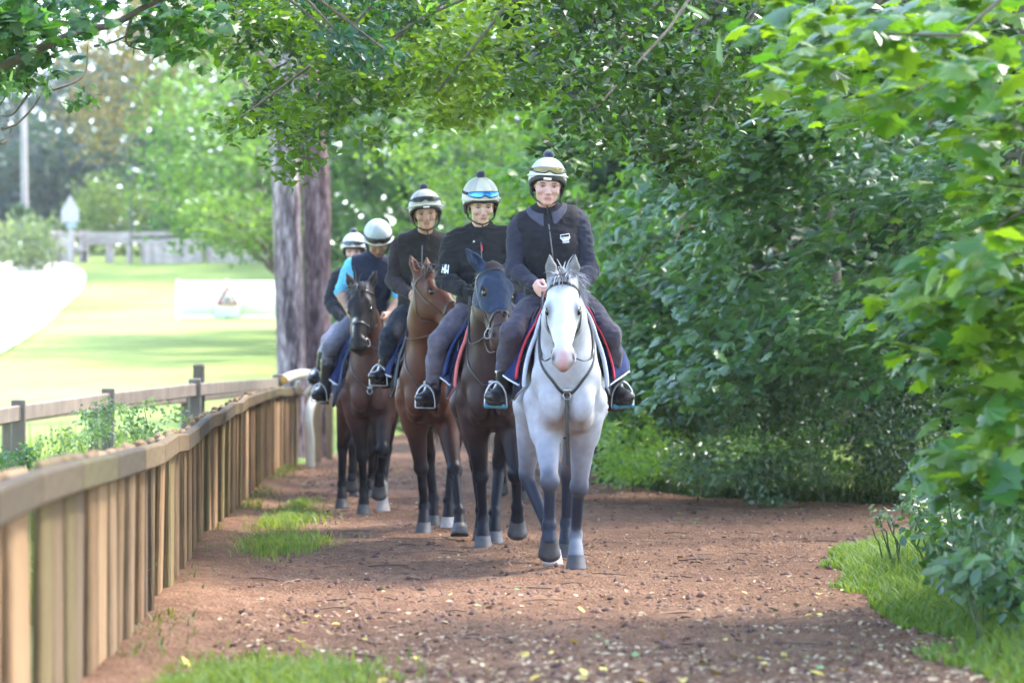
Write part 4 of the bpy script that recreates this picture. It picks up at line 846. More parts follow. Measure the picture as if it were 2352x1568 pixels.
    # legs
    for s, name in ((1, 'FL'), (-1, 'FR')):
        E, K, F, C, toe, dn = q['legs'][name]; sl = q.get('sock', {}).get(name, dk)
        mp = q['mid']
        A(caps_((.05, s * .132, 1.02), E + (K - E) * .25, .118, .098, b, k=.05))
        A(caps_(E, K, .098, .046, b, mp, k=.04)); A(caps_(E + np.array((.05, s * .012, -.02)), E + (K - E) * .62 + np.array((.012, 0, 0)), .074, .040, b, mp, k=.025))
        A(ell_(K, (.054, .059, .066), c=dk, k=.016)); A(caps_(K + (F - K) * .05, F, .038, .031, dk, k=.014))
        A(caps_(K + (F - K) * .2 - .022 * toe, F - .018 * toe, .020, .022, dk, k=.02))
        A(ell_(F, (.046, .045, .047), c=sl, k=.012)); A(caps_(F, C, .035, .049, sl, k=.012))
    for s, name in ((1, 'HL'), (-1, 'HR')):
        S, K, F, C, toe, dn = q['legs'][name]; sl = q.get('sock', {}).get(name, dk)
        A(caps_((-.86, s * .13, 1.18), S, .17, .125, b, k=.05)); A(caps_(S + np.array((-.06, 0, -.02)), K + np.array((.02, 0, .02)), .125, .050, b, q['mid'], k=.05))
        A(caps_((-1.02, s * .15, 1.05), K + np.array((-.035, 0, .03)), .11, .026, b, q['mid'], k=.06))
        A(ell_(K + np.array((.0, 0, -.01)), (.058, .046, .070), c=dk, k=.025)); A(caps_(K + np.array((0, 0, -.03)), F, .044, .034, dk, k=.025))
        A(ell_(F, (.047, .046, .048), c=sl, k=.012)); A(caps_(F, C, .036, .049, sl, k=.012))
    return pr

def hoof_mesh(C, toe, dn, r=.062, h=.084):
    toe = nv(toe - dn * (np.asarray(toe) @ dn)); sd = np.cross(dn, toe); n = 20; rings = []
    for z, rr, sh in ((-.014, .80, -.008), (0, .84, -.006), (.30, .90, .004), (.7, 1.0, .015), (1.0, 1.09, .026), (1.02, .85, .022), (.95, .3, .02)):
        ring = []
        for i in range(n):
            a = i * 2 * np.pi / n; ca, sa = math.cos(a), math.sin(a)
            x = ca * rr * r * (1.10 if ca > 0 else .95); y = sa * rr * r
            hz = z * h * (1 if ca > -.2 else 1 - .22 * (-ca - .2)) if z > 0 else z * 1.0
            ring.append(C + toe * (x + sh) + sd * y + dn * hz)
        rings.append(ring)
    m = MB(); G = np.array(rings); V = G.reshape(-1, 3); F = []
    for i in range(len(rings) - 1):
        for j in range(n): j2 = (j + 1) % n; F.append((i * n + j, (i + 1) * n + j, (i + 1) * n + j2, i * n + j2))
    m.add(V, F, None); m.add(np.vstack([G[-1], G[-1].mean(0)]), [(i, (i + 1) % n, n) for i in range(n)])
    m.add(np.vstack([G[0], G[0].mean(0)]), [((i + 1) % n, i, n) for i in range(n)])
    return m

def hair(m, root, d0, d1, L, n, rng, spread=.4, w=.005, rs=(.02, .02, .02), grav=.5, cols=((.1, .1, .1), (.2, .2, .2)), seg=7):
    """a bunch of tapering locks from about root"""
    root = np.asarray(root, float)
    for _ in range(n):
        p = root + rng.normal(0, 1, 3) * rs; a = rng.random()
        v = nv(np.asarray(d0) * (1 - a) + np.asarray(d1) * a + rng.normal(0, spread, 3)); l = L * rng.uniform(.6, 1.15); P = [p]
        g = grav * rng.uniform(.6, 1.4)
        for k in range(seg - 1):
            v = nv(v + np.array((0, 0, -g)) / seg + rng.normal(0, .06, 3)); P.append(P[-1] + v * l / seg)
        t = np.linspace(0, 1, seg); c = np.array(cols[0]) + (np.array(cols[1]) - np.array(cols[0])) * rng.random()
        m.tube(np.array(P), w * (1 - .85 * t ** 1.5), n=4, col=c, caps=False, flat=.6)


M['coat'] = mat('coat', (.92, .90, .90), .46, attr=True, noise=(9, .22, 6), bump=(240, .12, .002), spec=.13)
M['coat_grey'] = mat('coat_grey', (1, 1, 1), .5, attr=True, noise=(22, .13, 5), bump=(200, .12, .002), spec=.2)
M['hair'] = mat('hair', (1, 1, 1), .45, attr=True)
M['hoof'] = mat('hoof', (.060, .054, .054), .55, noise=(30, .3, 4), bump=(60, .2, .003), var=.25)
M['hoof_pale'] = mat('hoof_pale', (.36, .30, .27), .55, noise=(30, .25, 4), bump=(60, .2, .003))
M['eye'] = mat('eye', (.010, .007, .006), .08, noise=(3, .1))
M['leather'] = mat('leather', (.016, .013, .013), .38, noise=(40, .3, 4), bump=(120, .2, .002))
M['leather_brown'] = mat('leather_brown', (.05, .024, .016), .42, noise=(40, .3, 4), bump=(120, .2, .002))
M['steel'] = mat('steel', (.30, .30, .32), .38, metal=1.0, noise=(30, .12, 3))

def strap(prims, pts, w=.011, n=40, off=.003, thick=.32, closed=False, m=None, col=None, project=True, inf=0.0):
    P = spline(np.vstack([pts, pts[:1]]) if closed else pts, n)
    if closed: P = P[:-1]
    if project: P = snap(prims, P, off, inf, it=5)
    N = sgrad(prims, P, inf) if project else None
    m = m or MB(); m.tube(P, w, n=8, flat=thick, nrm=N, closed=closed, col=col); return m
def ring(m, c, axis, r, w=.004, n=22, col=None, sx=1.0):
    Fm = rot_to(axis); a = np.arange(n) * 2 * np.pi / n
    P = np.asarray(c) + (Fm[:, 0][None] * np.cos(a)[:, None] * sx + Fm[:, 1][None] * np.sin(a)[:, None]) * r
    m.tube(P, w, n=6, closed=True, col=col)

def build_horse(q):
    rng = np.random.default_rng(q['seed'])
    root = thing('horse', q['label'], 'horse', (q['X'], q['Y'], q.get('z', 0)), R(-90 + q['yaw']), 'string of ridden horses on the path')
    pr = horse_prims(q); q['prims'] = pr; q['root'] = root
    V, Q = surface(pr, q.get('h', .011), smooth=1)
    C = sample_cols(pr, V, .014)
    if 'paint' in q: C = q['paint'](V, C, q)
    H = q['H']; Lh = (V - H['P']) @ H['R'] / H['s']
    nd_ = np.exp(-(((Lh[:, 0] - .547) / .026) ** 2 + ((np.abs(Lh[:, 1]) - .064) / .014) ** 2 + ((Lh[:, 2] + .026) / .018) ** 2)); C = C * (1 - np.clip(1.25 * nd_, 0, .93))[:, None]
    obj('body', mesh_np('body', V, Q, C), M[q.get('coat', 'coat')], root)
    H = q['H']; hp = lambda t, l, n: HP(H, t, l, n)
    for s in (1, -1):
        e = MB(); e.ball(hp(.224, s * .089, -.036), (.028, .021, .024), Rm=H['R'], nu=16, nw=10); e.build('eye', M['eye'], root)
    for nme in ('FL', 'FR', 'HL', 'HR'):
        _, K, F, Cc, toe, dn = q['legs'][nme]
        hoof_mesh(Cc, toe, dn, q.get('hoof_r', .062)).build('hoof', M['hoof_pale'] if nme in q.get('pale', ()) else M['hoof'], root)
    # mane, forelock, tail
    hc = q['hair']; m = MB()
    for t in np.linspace(0, .86, 24):
        p = np.array((.05, 0, 1.565)) * (1 - t) + (HP(H, .02, 0, .0)) * t + np.array((0, 0, .012 + .03 * math.sin(math.pi * t) * 0))
        p = snap(pr, p, .0, it=4)[0]
        hair(m, p, (.15, q.get('mane_side', -1) * .9, .25), (.0, q.get('mane_side', -1) * .6, .3), q.get('mane_len', .19), 16, rng, .25, .0055, (.014, .008, .004), 1.8, hc)
    m.build('mane', M['hair'], root)
    if q.get('forelock', True):
        m = MB(); f = q.get('fore_up', .5)
        for l in np.linspace(-.035, .035, 7):
            hair(m, hp(.0 + .02 * rng.random(), l, .010), H['n'] * f + H['l'] * l * 9 - H['h'] * f, H['n'] * .7 + H['h'] * .35 + H['l'] * l * 12, q.get('fore_len', .15), 9, rng, .32, .0042, (.012, .012, .008), q.get('fore_grav', 2.6), hc)
        m.build('forelock', M['hair'], root)
    m = MB(); tb = np.array((-1.20, 0, 1.36)); sw = q.get('tail_sway', 0.0)
    hair(m, tb, (-.5, sw, -.6), (-.4, sw * .5, -.8), .80, 150, rng, .10, .010, (.02, .03, .03), 2.4, hc, seg=9)
    m.build('tail', M['hair'], root)
    return root

def build_bridle(q):
    pr, H, root = q['prims'], q['H'], q['root']; hp = lambda t, l, n: HP(H, t, l, n); b = q['bridle']
    br = thing('bridle', b['label'], 'bridle', root.location, root.rotation_euler[2], 'bridles worn by the horses')
    br.location.z = root.location.z
    lt = M[b.get('mat', 'leather')]
    # only the outer skin of the head counts when the straps are laid on it
    hpz = [p for p in pr]
    strap(hpz, [hp(.065, s, n) for s, n in ((-.10, -.14), (-.11, -.07), (-.085, -.01), (0, .03), (.085, -.01), (.11, -.07), (.10, -.14))], .0105, 44, .004).build('browband', lt, br)
    strap(hpz, [hp(.05, -.11, -.14), hp(.0, -.085, -.16), hp(-.03, 0, -.13), hp(.0, .085, -.16), hp(.05, .11, -.14)], .011, 30, .004).build('headpiece', lt, br)
    for s in (1, -1):
        strap(hpz, [hp(.04, s * .12, -.13), hp(.14, s * .125, -.125), hp(.26, s * .115, -.12), hp(.38, s * .09, -.11), hp(.475, s * .075, -.105)], .008, 34, .004).build('cheekpiece', lt, br)
        rm = MB(); ring(rm, snap(hpz, hp(.485, s * .08, -.105), .012)[0], H['l'] + .35 * H['n'] * s, .034, .0042); rm.build('bit_ring', M['steel'], br)
    tn = b.get('nose_t', .40)
    if not b.get('noseband', 1): tn = None
    nb = None if tn is None else [hp(tn + .0 + (.05 if n < -.05 else 0) * b.get('grackle', 0), l, n) for l, n in ((-.075, -.08), (-.06, -.0), (0, .03), (.06, 0), (.075, -.08), (.06, -.17), (0, -.21), (-.06, -.17))]
    if nb is not None: strap(hpz, nb, .0105, 60, .004, closed=True).build('noseband', lt, br)
    if b.get('grackle'):
        strap(hpz, [hp(tn + .09, l, n) for l, n in ((-.075, -.08), (-.06, -.0), (0, .03), (.06, 0), (.075, -.08))], .008, 40, .004).build('flash_strap', lt, br)
        gm = MB(); ring(gm, snap(hpz, hp(tn + .02, 0, .03), .01)[0], H['n'], .018, .006); gm.build('noseband_disc', lt, br)
    strap(hpz, [hp(.06, -.11, -.13), hp(.20, -.10, -.24), hp(.22, 0, -.30), hp(.20, .10, -.24), hp(.06, .11, -.13)], .006, 40, .004).build('throatlatch', lt, br)
    # reins from the bit along the neck to the hands
    for s in (1, -1):
        r0 = snap(hpz, hp(.50, s * .085, -.115), .016)[0]; r3 = np.array(q['hands'][0 if s > 0 else 1])
        w = b.get('rein', (.30, .17, 1.33)); mid = np.array((w[0], s * w[1], w[2]))
        P = spline([r0, r0 * .6 + mid * .4 + np.array((0, s * .02, -.03)), mid, mid * .4 + r3 * .6 + np.array((0, 0, .0)), r3], 40)
        P = snap(hpz, P, .008, it=5, out_only=True)
        m = MB(); m.tube(P, .0085, n=6, flat=.35); m.build('rein', lt, br)
    if b.get('chain'):      # light strap joining the bit rings under the jaw
        m = MB(); P = spline([hp(.50, -.08, -.13), hp(.53, -.04, -.20), hp(.54, 0, -.225), hp(.53, .04, -.20), hp(.50, .08, -.13)], 24); m.tube(P, .005, n=6); m.build('curb_strap', M['steel'] if b['chain'] == 2 else lt, br)
    return br

def build_breastplate(q):
    pr, root = q['prims'], q['root']; b = q['breast']
    bp = thing('breastplate', b['label'], 'breastplate', root.location, root.rotation_euler[2], 'leather breastplates on the horses')
    lt = M['leather']; cx = np.array((.44, 0, b.get('z', 1.03)))
    for s in (1, -1):
        strap(pr, [cx, (.40, s * .08, 1.11), (.34, s * .165, 1.22), (.22, s * .20, 1.36), (.10, s * .18, 1.48), (.0, s * .12, 1.57)], .0085, 44, .004).build('neck_strap', lt, bp)
    c1 = snap(pr, cx, .012)[0]
    if b.get('hang'): gm_ = MB(); gm_.tube(spline([c1, c1 + np.array((.0, .004, -.18)), c1 + np.array((-.015, .010, -.40))], 16), .0125, n=8, flat=.3, nrm=(1, 0, 0)); gm_.build('martingale_strap', lt, bp)
    else: strap(pr, [cx, (.42, 0, .99), (.41, 0, .96)], .010, 10, .006).build('girth_strap', lt, bp)
    m = MB(); ring(m, snap(pr, cx, .010)[0], (1, 0, .2), .022, .0045); m.build('ring', M['steel'], bp)
    m = MB(); c0 = snap(pr, cx + np.array((0, 0, .03)), .012)[0]; m.ball(c0, (.006, .026, .014), nu=10, nw=6); m.build('buckle', M['steel'], bp)
    return bp
def lift_front(kx=.30, kz=.55, fx=.225, fz=.295, cx=.235, cz=.20, y=.10, yf=.10, toe=(.75, 0, -.65), dn=(-.55, 0, -.83)):
    return ((kx, y, kz), (fx, yf, fz), (cx, yf, cz), toe, dn)
def lift_hind(kx=-.88, kz=.60, fx=-.93, fz=.28, cx=-.90, cz=.155, y=.12, toe=(.7, 0, -.7), dn=(-.7, 0, -.7)):
    return ((kx, y, kz), (fx, y, fz), (cx, y, cz), toe, dn)
GREYHAIR = ((.10, .10, .125), (.42, .42, .46)); BLACKHAIR = ((.010, .009, .010), (.035, .030, .030)); MIXHAIR = ((.10, .085, .075), (.30, .26, .22))
def paint_grey(V, C, q):
    H = q['H']; L = (V - H['P']) @ H['R'] / H['s']; t, l, n = L.T
    inh = (t > .0) & (t < .62) & (np.abs(l) < .16) & (n > -.3)
    # grey round the eyes, white blaze, pink between and round the nostrils
    e = np.exp(-(((t - .235) / .06) ** 2 + ((np.abs(l) - .088) / .03) ** 2)) * inh
    C = C * (1 - .85 * e[:, None]) + np.array((.07, .07, .09)) * .85 * e[:, None]
    nz = vnoise(V, 30, 3) * .5 + vnoise(V, 70, 5) * .3
    pk = np.clip((t - .475 + .03 * nz) / .05, 0, 1) * np.exp(-((l + .008 * nz) / .030) ** 2) * (n > -.10) * inh
    C = C * (1 - pk[:, None]) + np.array((.46, .27, .28)) * pk[:, None]
    fr = np.clip((.085 - t) / .05, 0, 1) * inh * (n > -.06); C = C * (1 - .5 * fr[:, None]) + np.array((.20, .20, .24)) * .5 * fr[:, None]
    dap = vnoise(V, 16, 7); up = np.clip((V[:, 2] - 1.0) / .3, 0, 1) * (V[:, 0] < .1)
    return np.clip(C * (1 + (.16 * dap * up + .10 * nz + .10 * vnoise(V, 5, 9))[:, None]), 0, 1)
def paint_star(V, C, q):
    H = q['H']; L = (V - H['P']) @ H['R'] / H['s']; t, l, n = L.T
    e = np.exp(-(((t - .33) / .016) ** 2 + ((l + .03) / .02) ** 2)) * (n > -.04)
    e += np.exp(-(((t - .40) / .03) ** 2 + ((l + .045) / .010) ** 2)) * (n > -.08)
    e = np.clip(e * 1.5 * (.6 + .6 * vnoise(V, 60, 2)), 0, 1)
    return C * (1 - e[:, None]) + np.array((.6, .58, .56)) * e[:, None]
HORSES = []
def hdef(**k): HORSES.append(k)
G = (.32, .32, .36)
hdef(label='grey horse with white face and dark lower legs leading the string', X=.315, Y=15.55, yaw=1.0, seed=1, coat='coat_grey',
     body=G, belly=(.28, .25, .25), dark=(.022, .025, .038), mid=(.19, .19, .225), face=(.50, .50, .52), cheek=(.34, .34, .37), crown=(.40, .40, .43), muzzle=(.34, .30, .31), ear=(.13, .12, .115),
     H=head_frame((.60, -.035, 1.735), -1, 64, 0, .94), hair=GREYHAIR, paint=paint_grey, fore_up=.9, fore_len=.13, fore_grav=1.6, ear_l=.10,
     legs=dict(FR=leg_front(-1, lift=lift_front()), FL=leg_front(1, dx=-.28, y=.075), HR=leg_hind(-1, lift=((-.93, .205, .56), (-.76, .075, .215), (-.70, .050, .075), (1, 0, 0), (0, 0, -1))), HL=leg_hind(1, lift=((-1.27, .07, .56), (-1.33, .06, .22), (-1.27, .055, .085), (1, 0, -.2), (-.2, 0, -1)))),
     sock=dict(FL=(.17, .18, .21)), pale=('HR',), h=.0095, mane_side=1)
hdef(label='dark brown horse in a navy head hood just behind the grey', X=-.135, Y=17.55, yaw=0.5, seed=2,
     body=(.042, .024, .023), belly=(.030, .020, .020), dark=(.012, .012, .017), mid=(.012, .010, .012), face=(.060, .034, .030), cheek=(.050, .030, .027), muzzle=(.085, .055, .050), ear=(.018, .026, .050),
     H=head_frame((.60, .03, 1.90), 24, 58, -9), hair=MIXHAIR, forelock=False, ear_l=.95, ear_h=.75,
     legs=dict(FR=leg_front(-1, dx=-.25, y=.06), FL=leg_front(1, lift=lift_front(kx=.26, kz=.52, fx=.14, fz=.30, cx=.11, cz=.20, y=.16, yf=.17)), HR=leg_hind(-1, dx=-.1, y=.075), HL=leg_hind(1, dx=.25, y=.02)),
     h=.010, tail_sway=-.15)
hdef(label='bright bay horse with its head turned to the right of the picture', X=-.61, Y=19.25, yaw=-1.0, seed=3,
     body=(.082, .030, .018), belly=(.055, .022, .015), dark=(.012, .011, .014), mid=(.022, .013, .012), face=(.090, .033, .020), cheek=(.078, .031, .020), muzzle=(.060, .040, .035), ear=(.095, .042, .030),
     H=head_frame((.52, .02, 1.95), 47, 44, -4), hair=BLACKHAIR, ear_l=.12,
     legs=dict(FR=leg_front(-1, dx=-.26, y=.05), FL=leg_front(1, dx=.42, y=.20, lift=((.30, .20, .49), (.46, .24, .20), (.52, .245, .10), (.93, 0, .36), (.36, 0, -.93))), HR=leg_hind(-1, dx=-.25, y=.03), HL=leg_hind(1, dx=.0, y=.10)),
     pale=('HL',), h=.0105, tail_sway=.2)
hdef(label='near black horse with a white snip behind the bay', X=-1.215, Y=22.3, yaw=3.5, seed=4,
     body=(.055, .023, .018), belly=(.030, .017, .015), dark=(.009, .009, .012), mid=(.014, .010, .010), face=(.012, .009, .009), cheek=(.015, .010, .010), muzzle=(.016, .013, .014), ear=(.028, .020, .019),
     H=head_frame((.56, -.085, 1.945), -14, 64, 4), hair=BLACKHAIR, paint=paint_star, ear_l=.42, ear_h=.9, fore_up=.2,
     legs=dict(FR=leg_front(-1, dx=-.08, y=.05), FL=leg_front(1, lift=lift_front(kx=.28, kz=.56, fx=.14, fz=.34, cx=.10, cz=.25, y=.11, yf=.08)), HR=leg_hind(-1, lift=((-1.24, .235, .56), (-1.26, .24, .215), (-1.19, .24, .075), (1, 0, 0), (0, 0, -1))), HL=leg_hind(1, dx=.42, y=.12)),
     sock=dict(HL=(.30, .28, .27)), pale=('HL',), h=.0115)
hdef(label='dark bay horse at the back left, hidden behind the near black one', X=-1.44, Y=25.2, yaw=3.0, seed=5,
     body=(.075, .042, .036), belly=(.05, .03, .027), dark=(.012, .011, .013), mid=(.03, .02, .02), face=(.06, .035, .03), cheek=(.05, .03, .027), muzzle=(.03, .022, .02), ear=(.05, .03, .027),
     H=head_frame((.60, .02, 1.80), 6, 60), hair=BLACKHAIR,
     legs=dict(FR=leg_front(-1, lift=lift_front()), FL=leg_front(1, dx=-.2, y=.075), HR=leg_hind(-1, dx=.2, y=.08), HL=leg_hind(1, dx=-.25, y=.10)), h=.0135)
hdef(label='black legged brown horse almost hidden behind the hooded horse', X=.0, Y=25.0, yaw=1.0, seed=6,
     body=(.060, .040, .036), belly=(.045, .03, .028), dark=(.012, .011, .013), mid=(.022, .018, .018), face=(.05, .03, .028), cheek=(.05, .03, .028), muzzle=(.03, .022, .02), ear=(.04, .03, .027),
     H=head_frame((.62, -.02, 1.66), -4, 58), hair=BLACKHAIR,
     legs=dict(FR=leg_front(-1, lift=lift_front(kx=.26, kz=.52, fx=.16, fz=.28, cx=.15, cz=.175)), FL=leg_front(1, dx=-.15, y=.09), HR=leg_hind(-1, dx=.1, y=.10), HL=leg_hind(1, dx=-.3, y=.10)), h=.0135)
# ------------------------------------------------------------------ riders
SKIN = {'pale': (.56, .36, .30), 'pink': (.50, .29, .25), 'tan': (.42, .25, .19), 'brown': (.26, .145, .10)}
M['skin'] = mat('skin', (1, 1, 1), .5, attr=True, noise=(60, .06, 4), bump=(300, .05, .001), spec=.4)
M['eyewhite'] = mat('eyewhite', (.36, .33, .31), .2, noise=(3, .05))
M['iris'] = mat('iris', (.035, .03, .03), .15, noise=(3, .1))
M['browhair'] = mat('browhair', (.09, .06, .045), .7, noise=(60, .3))
def cloth_mat(name, col, rough=.85, sheen=.06, w=.22): return mat(name, col, rough, noise=(14, w, 6), bump=(26, .35, .02), sheen=sheen, spec=.15)
CM = {}
BLK = ('black_cloth', (.012, .012, .014)); VESTB = ('vest_black', (.014, .013, .017))
def cm(name, col, **k):
    if name not in CM: CM[name] = cloth_mat(name, col, **k)
    return CM[name]
M['mouth'] = mat('mouth_line', (.12, .045, .04), .6, noise=(30, .1))
M['boot'] = mat('boot', (.016, .016, .018), .32, noise=(25, .35, 4), bump=(80, .25, .003))
M['sole'] = mat('sole', (.02, .019, .02), .7, noise=(30, .3), bump=(60, .3, .003))
M['helmet_band'] = mat('helmet_band', (.012, .012, .016), .6, noise=(40, .2), bump=(200, .2, .001))
M['harness'] = mat('harness', (.012, .012, .014), .7, noise=(60, .3), bump=(200, .2, .001))
M['pom'] = mat('pom', (.014, .018, .05), .9, noise=(90, .4, 3), bump=(140, .8, .01), sheen=.5)
M['white_print'] = mat('white_print', (.78, .78, .80), .6, noise=(30, .05))
M['red_print'] = mat('red_print', (.55, .03, .04), .5, noise=(30, .1))
M['zip'] = mat('zip', (.10, .10, .11), .4, noise=(200, .4))
M['blue_tape'] = mat('blue_tape', (.035, .20, .30), .6, noise=(50, .3, 4), bump=(90, .5, .004))
LENS = dict(amber=mat('lens_amber', (.20, .14, .02), .08, spec=.9, noise=(4, .5, 2)), blue=mat('lens_blue', (.02, .22, .62), .08, spec=1.0, metal=.5, noise=(26, .6, 3)), black=mat('lens_black', (.012, .012, .015), .08, spec=.8, noise=(4, .2)))

def body_frame(q):
    r = q['rider']; a, b = R(r.get('lean', 8)), R(r.get('side', 0))
    up = nv((math.sin(a), math.sin(b), math.cos(a) * math.cos(b))); hip = np.array((r.get('hx', -.31), r.get('hy', 0), r.get('hz', 1.62)))
    tw = R(r.get('twist', 0)); lf = np.array((-math.sin(tw), math.cos(tw), 0)); lf = nv(lf - up * (lf @ up)); fw = np.cross(lf, up)
    return hip, up, lf, fw

def hand_prims(W, fore, s, c, k=.008):
    """loosely closed hand: fore = direction from wrist to knuckles, s = +1 left hand"""
    a = nv(fore); inn = np.array((0, -s, 0.)); inn = nv(inn - a * (inn @ a)); u = np.cross(a, inn) * s; u = u if u[2] > 0 else -u
    P = lambda x, y, z: W + a * x + inn * y + u * z; pr = []
    pr.append(ell_(P(.045, .0, 0), (.048, .020, .042), Rm=np.stack([a, inn, u], 1), c=c, k=.015, g='hand'))
    for i, (z, l) in enumerate(((.031, .95), (.011, 1.05), (-.010, 1.0), (-.029, .82))):
        p0, p1, p2, p3 = P(.075, -.004, z), P(.075 + .034 * l, .004, z), P(.078 + .032 * l, .032 * l, z - .002), P(.062, .038 * l, z - .003)
        pr += [caps_(p0, p1, .0105, .0100, c, k=k, g='hand'), caps_(p1, p2, .0098, .0092, c, k=k * .6, g='hand'), caps_(p2, p3, .009, .0075, c, k=k * .6, g='hand')]
    t0, t1, t2 = P(.018, .014, .028), P(.052, .026, .046), P(.085, .026, .042)
    pr += [caps_(t0, t1, .014, .0115, c, k=.012, g='hand'), caps_(t1, t2, .0112, .0090, c, k=k, g='hand')]
    return pr

def rider_prims(q):
    r = q['rider']; hip, up, lf, fw = body_frame(q); sk = SKIN[r.get('skin', 'pink')]; pr = []; A = pr.append
    fr = np.stack([fw, lf, up], 1); sw = r.get('sw', .172); w = r.get('wide', .94); TL = r.get('torso', .50)
    P = lambda x, y, z: hip + fw * x + lf * y + up * z
    A(ell_(P(-.02, 0, .02), (.135, .172, .12), Rm=fr, c=sk, k=.05, g='pelvis'))
    A(caps_(P(.0, 0, .05), P(-.015, 0, TL * .52), .118, .115, sk, u=lf, f=1.22 * w, k=.05, g='torso'))
    A(ell_(P(-.005, 0, TL * .66), (.118, .165 * w, .19), Rm=fr, c=sk, k=.06, g='torso'))
    A(ell_(P(.035, 0, TL * .68), (.085, .135 * w, .11), Rm=fr, c=sk, k=.05, g='torso'))
    A(caps_(P(-.02, -sw * .75, TL * .89), P(-.02, sw * .75, TL * .89), .072, .072, sk, k=.06, g='torso'))
    A(caps_(P(-.02, 0, TL * .92), P(-.01, 0, TL * 1.0), .080, .062, sk, k=.05, g='torso'))
    # neck and head
    hy, hpit, hrol = R(r.get('hyaw', 0)), R(r.get('hpitch', 0)), R(r.get('hroll', 0))
    nb = P(-.015, 0, TL * .97); hc = np.array(r['head']) if 'head' in r else nb + up * .165 + fw * .035 + np.array((.02, 0, 0))
    Rh = np.array(Matrix.Rotation(hy, 3, 'Z') @ Matrix.Rotation(hpit, 3, 'Y') @ Matrix.Rotation(hrol, 3, 'X'))
    hd = dict(P=hc, R=Rh); q['head'] = hd
    T = lambda x, y, z: hc + Rh @ np.array((x, y, z))
    A(caps_(nb, T(-.02, 0, -.07), .060, .055, sk, k=.03, g='neck'))
    lip = (sk[0] * .82, sk[1] * .62, sk[2] * .62); ck = (sk[0], sk[1] * .96, sk[2] * .95); dk = tuple(v * .62 for v in sk); fs = r.get('face', 1.0)
    A(ell_(T(-.012, 0, .030), (.098, .077, .090), Rm=Rh, c=sk, k=.02, g='head'))
    T0 = T; T = lambda x, y, z: T0(x, y * (1.15 if z > -.05 else 1.06), z * .93 if z < 0 else z)
    A(caps_(T(.020, 0, .0), T(.036, 0, -.062), .073 * fs, .052 * fs, sk, k=.03, g='head'))
    A(ell_(T(.015, 0, -.055), (.056, .061 * fs, .048), Rm=Rh, c=sk, k=.025, g='head'))
    A(ell_(T(.066, 0, -.104), (.026, .027, .019), Rm=Rh, c=sk, k=.022, g='head'))
    A(caps_(T(.086, 0, .004), T(.108, 0, -.040), .0085, .0140, sk, ck, k=.014, g='head'))
    for s in (1, -1):
        A(ell_(T(.102, s * .012, -.043), (.010, .009, .008), Rm=Rh, c=ck, k=.008, g='head'))
        A(ell_(T(.060, s * .042, -.030), (.030, .022, .022), Rm=Rh, c=ck, k=.02, g='head'))
        A(caps_(T(.086, s * .012, .020), T(.072, s * .050, .020), .0125, .0115, sk, k=.012, g='head'))
        A(ell_(T(.098, s * .031, .001), (.020, .020, .0125), Rm=Rh, k=.012, sub=True, g='head'))
        A(caps_(T(-.015, s * .078, .01), T(-.012, s * .074, -.035), .014, .011, sk, u=Rh @ np.array((0, 1, 0)), f=.6, k=.01, g='head'))
        A(caps_(T(.072, s * .016, .0215), T(.070, s * .016, .021), .001, .001, None, k=.001, g='head'))
    A(caps_(T(.089, -.021, -.0705), T(.089, .021, -.0705), .0065, .0065, lip, k=.006, g='head')); A(caps_(T(.088, -.016, -.080), T(.088, .016, -.080), .0075, .0075, lip, k=.006, g='head'))
    A(caps_(T(.101, -.022, -.0755), T(.101, .022, -.0755), .0032, .0032, k=.004, sub=True, g='head'))
    # arms
    q['hands'] = []
    for s, key in ((1, 'L'), (-1, 'R')):
        S = P(-.02, s * sw, TL * .87); E, Hd = np.array(r['elb' + key]), np.array(r['hand' + key])
        d = nv(Hd - E); Wp = Hd - d * .085
        A(caps_(S, S + (E - S) * .35, .066, .054, sk, k=.04, g='arm')); A(caps_(S + (E - S) * .2, E, .054, .040, sk, k=.03, g='arm'))
        A(caps_(E, E + (Wp - E) * .35, .041, .041, sk, k=.02, g='fore')); A(caps_(E + (Wp - E) * .3, Wp, .040, .028, sk, k=.02, g='fore'))
        A(caps_(Wp, Wp + d * .02, .028, .026, sk, k=.01, g='hand')); pr.extend(hand_prims(Wp + d * .005, nv(d + np.array((.5, 0, -.25))), s, ck))
        q['hands'].append(Hd + np.array((.03, 0, 0)))
    # legs
    q['feet'] = []
    for s, key in ((1, 'L'), (-1, 'R')):
        J = P(.0, s * .095, -.01); K, An = np.array(r['knee' + key]), np.array(r['ank' + key]); td = nv((.92, s * r.get('toe_out', .35), r.get('toe_up', .12)))
        A(caps_(J, J + (K - J) * .5, .090, .077, sk, k=.04, g='thigh')); A(caps_(J + (K - J) * .4, K, .078, .055, sk, k=.04, g='thigh'))
        A(caps_(K, K + (An - K) * .4, .053, .053, sk, k=.03, g='calf')); A(caps_(K + (An - K) * .35, An, .053, .038, sk, k=.03, g='calf'))
        heel = An + np.array((-.035, 0, -.055)); toe = heel + td * .215
        A(caps_(An, heel + td * .02, .042, .036, sk, k=.02, g='foot')); A(caps_(heel + td * .02, toe, .034, .030, sk, u=(0, 0, 1), f=.85, k=.02, g='foot')); A(caps_(An + td * .02, toe - td * .05, .036, .032, sk, k=.02, g='foot'))
        q['feet'].append((An, heel, toe, td))
    return pr

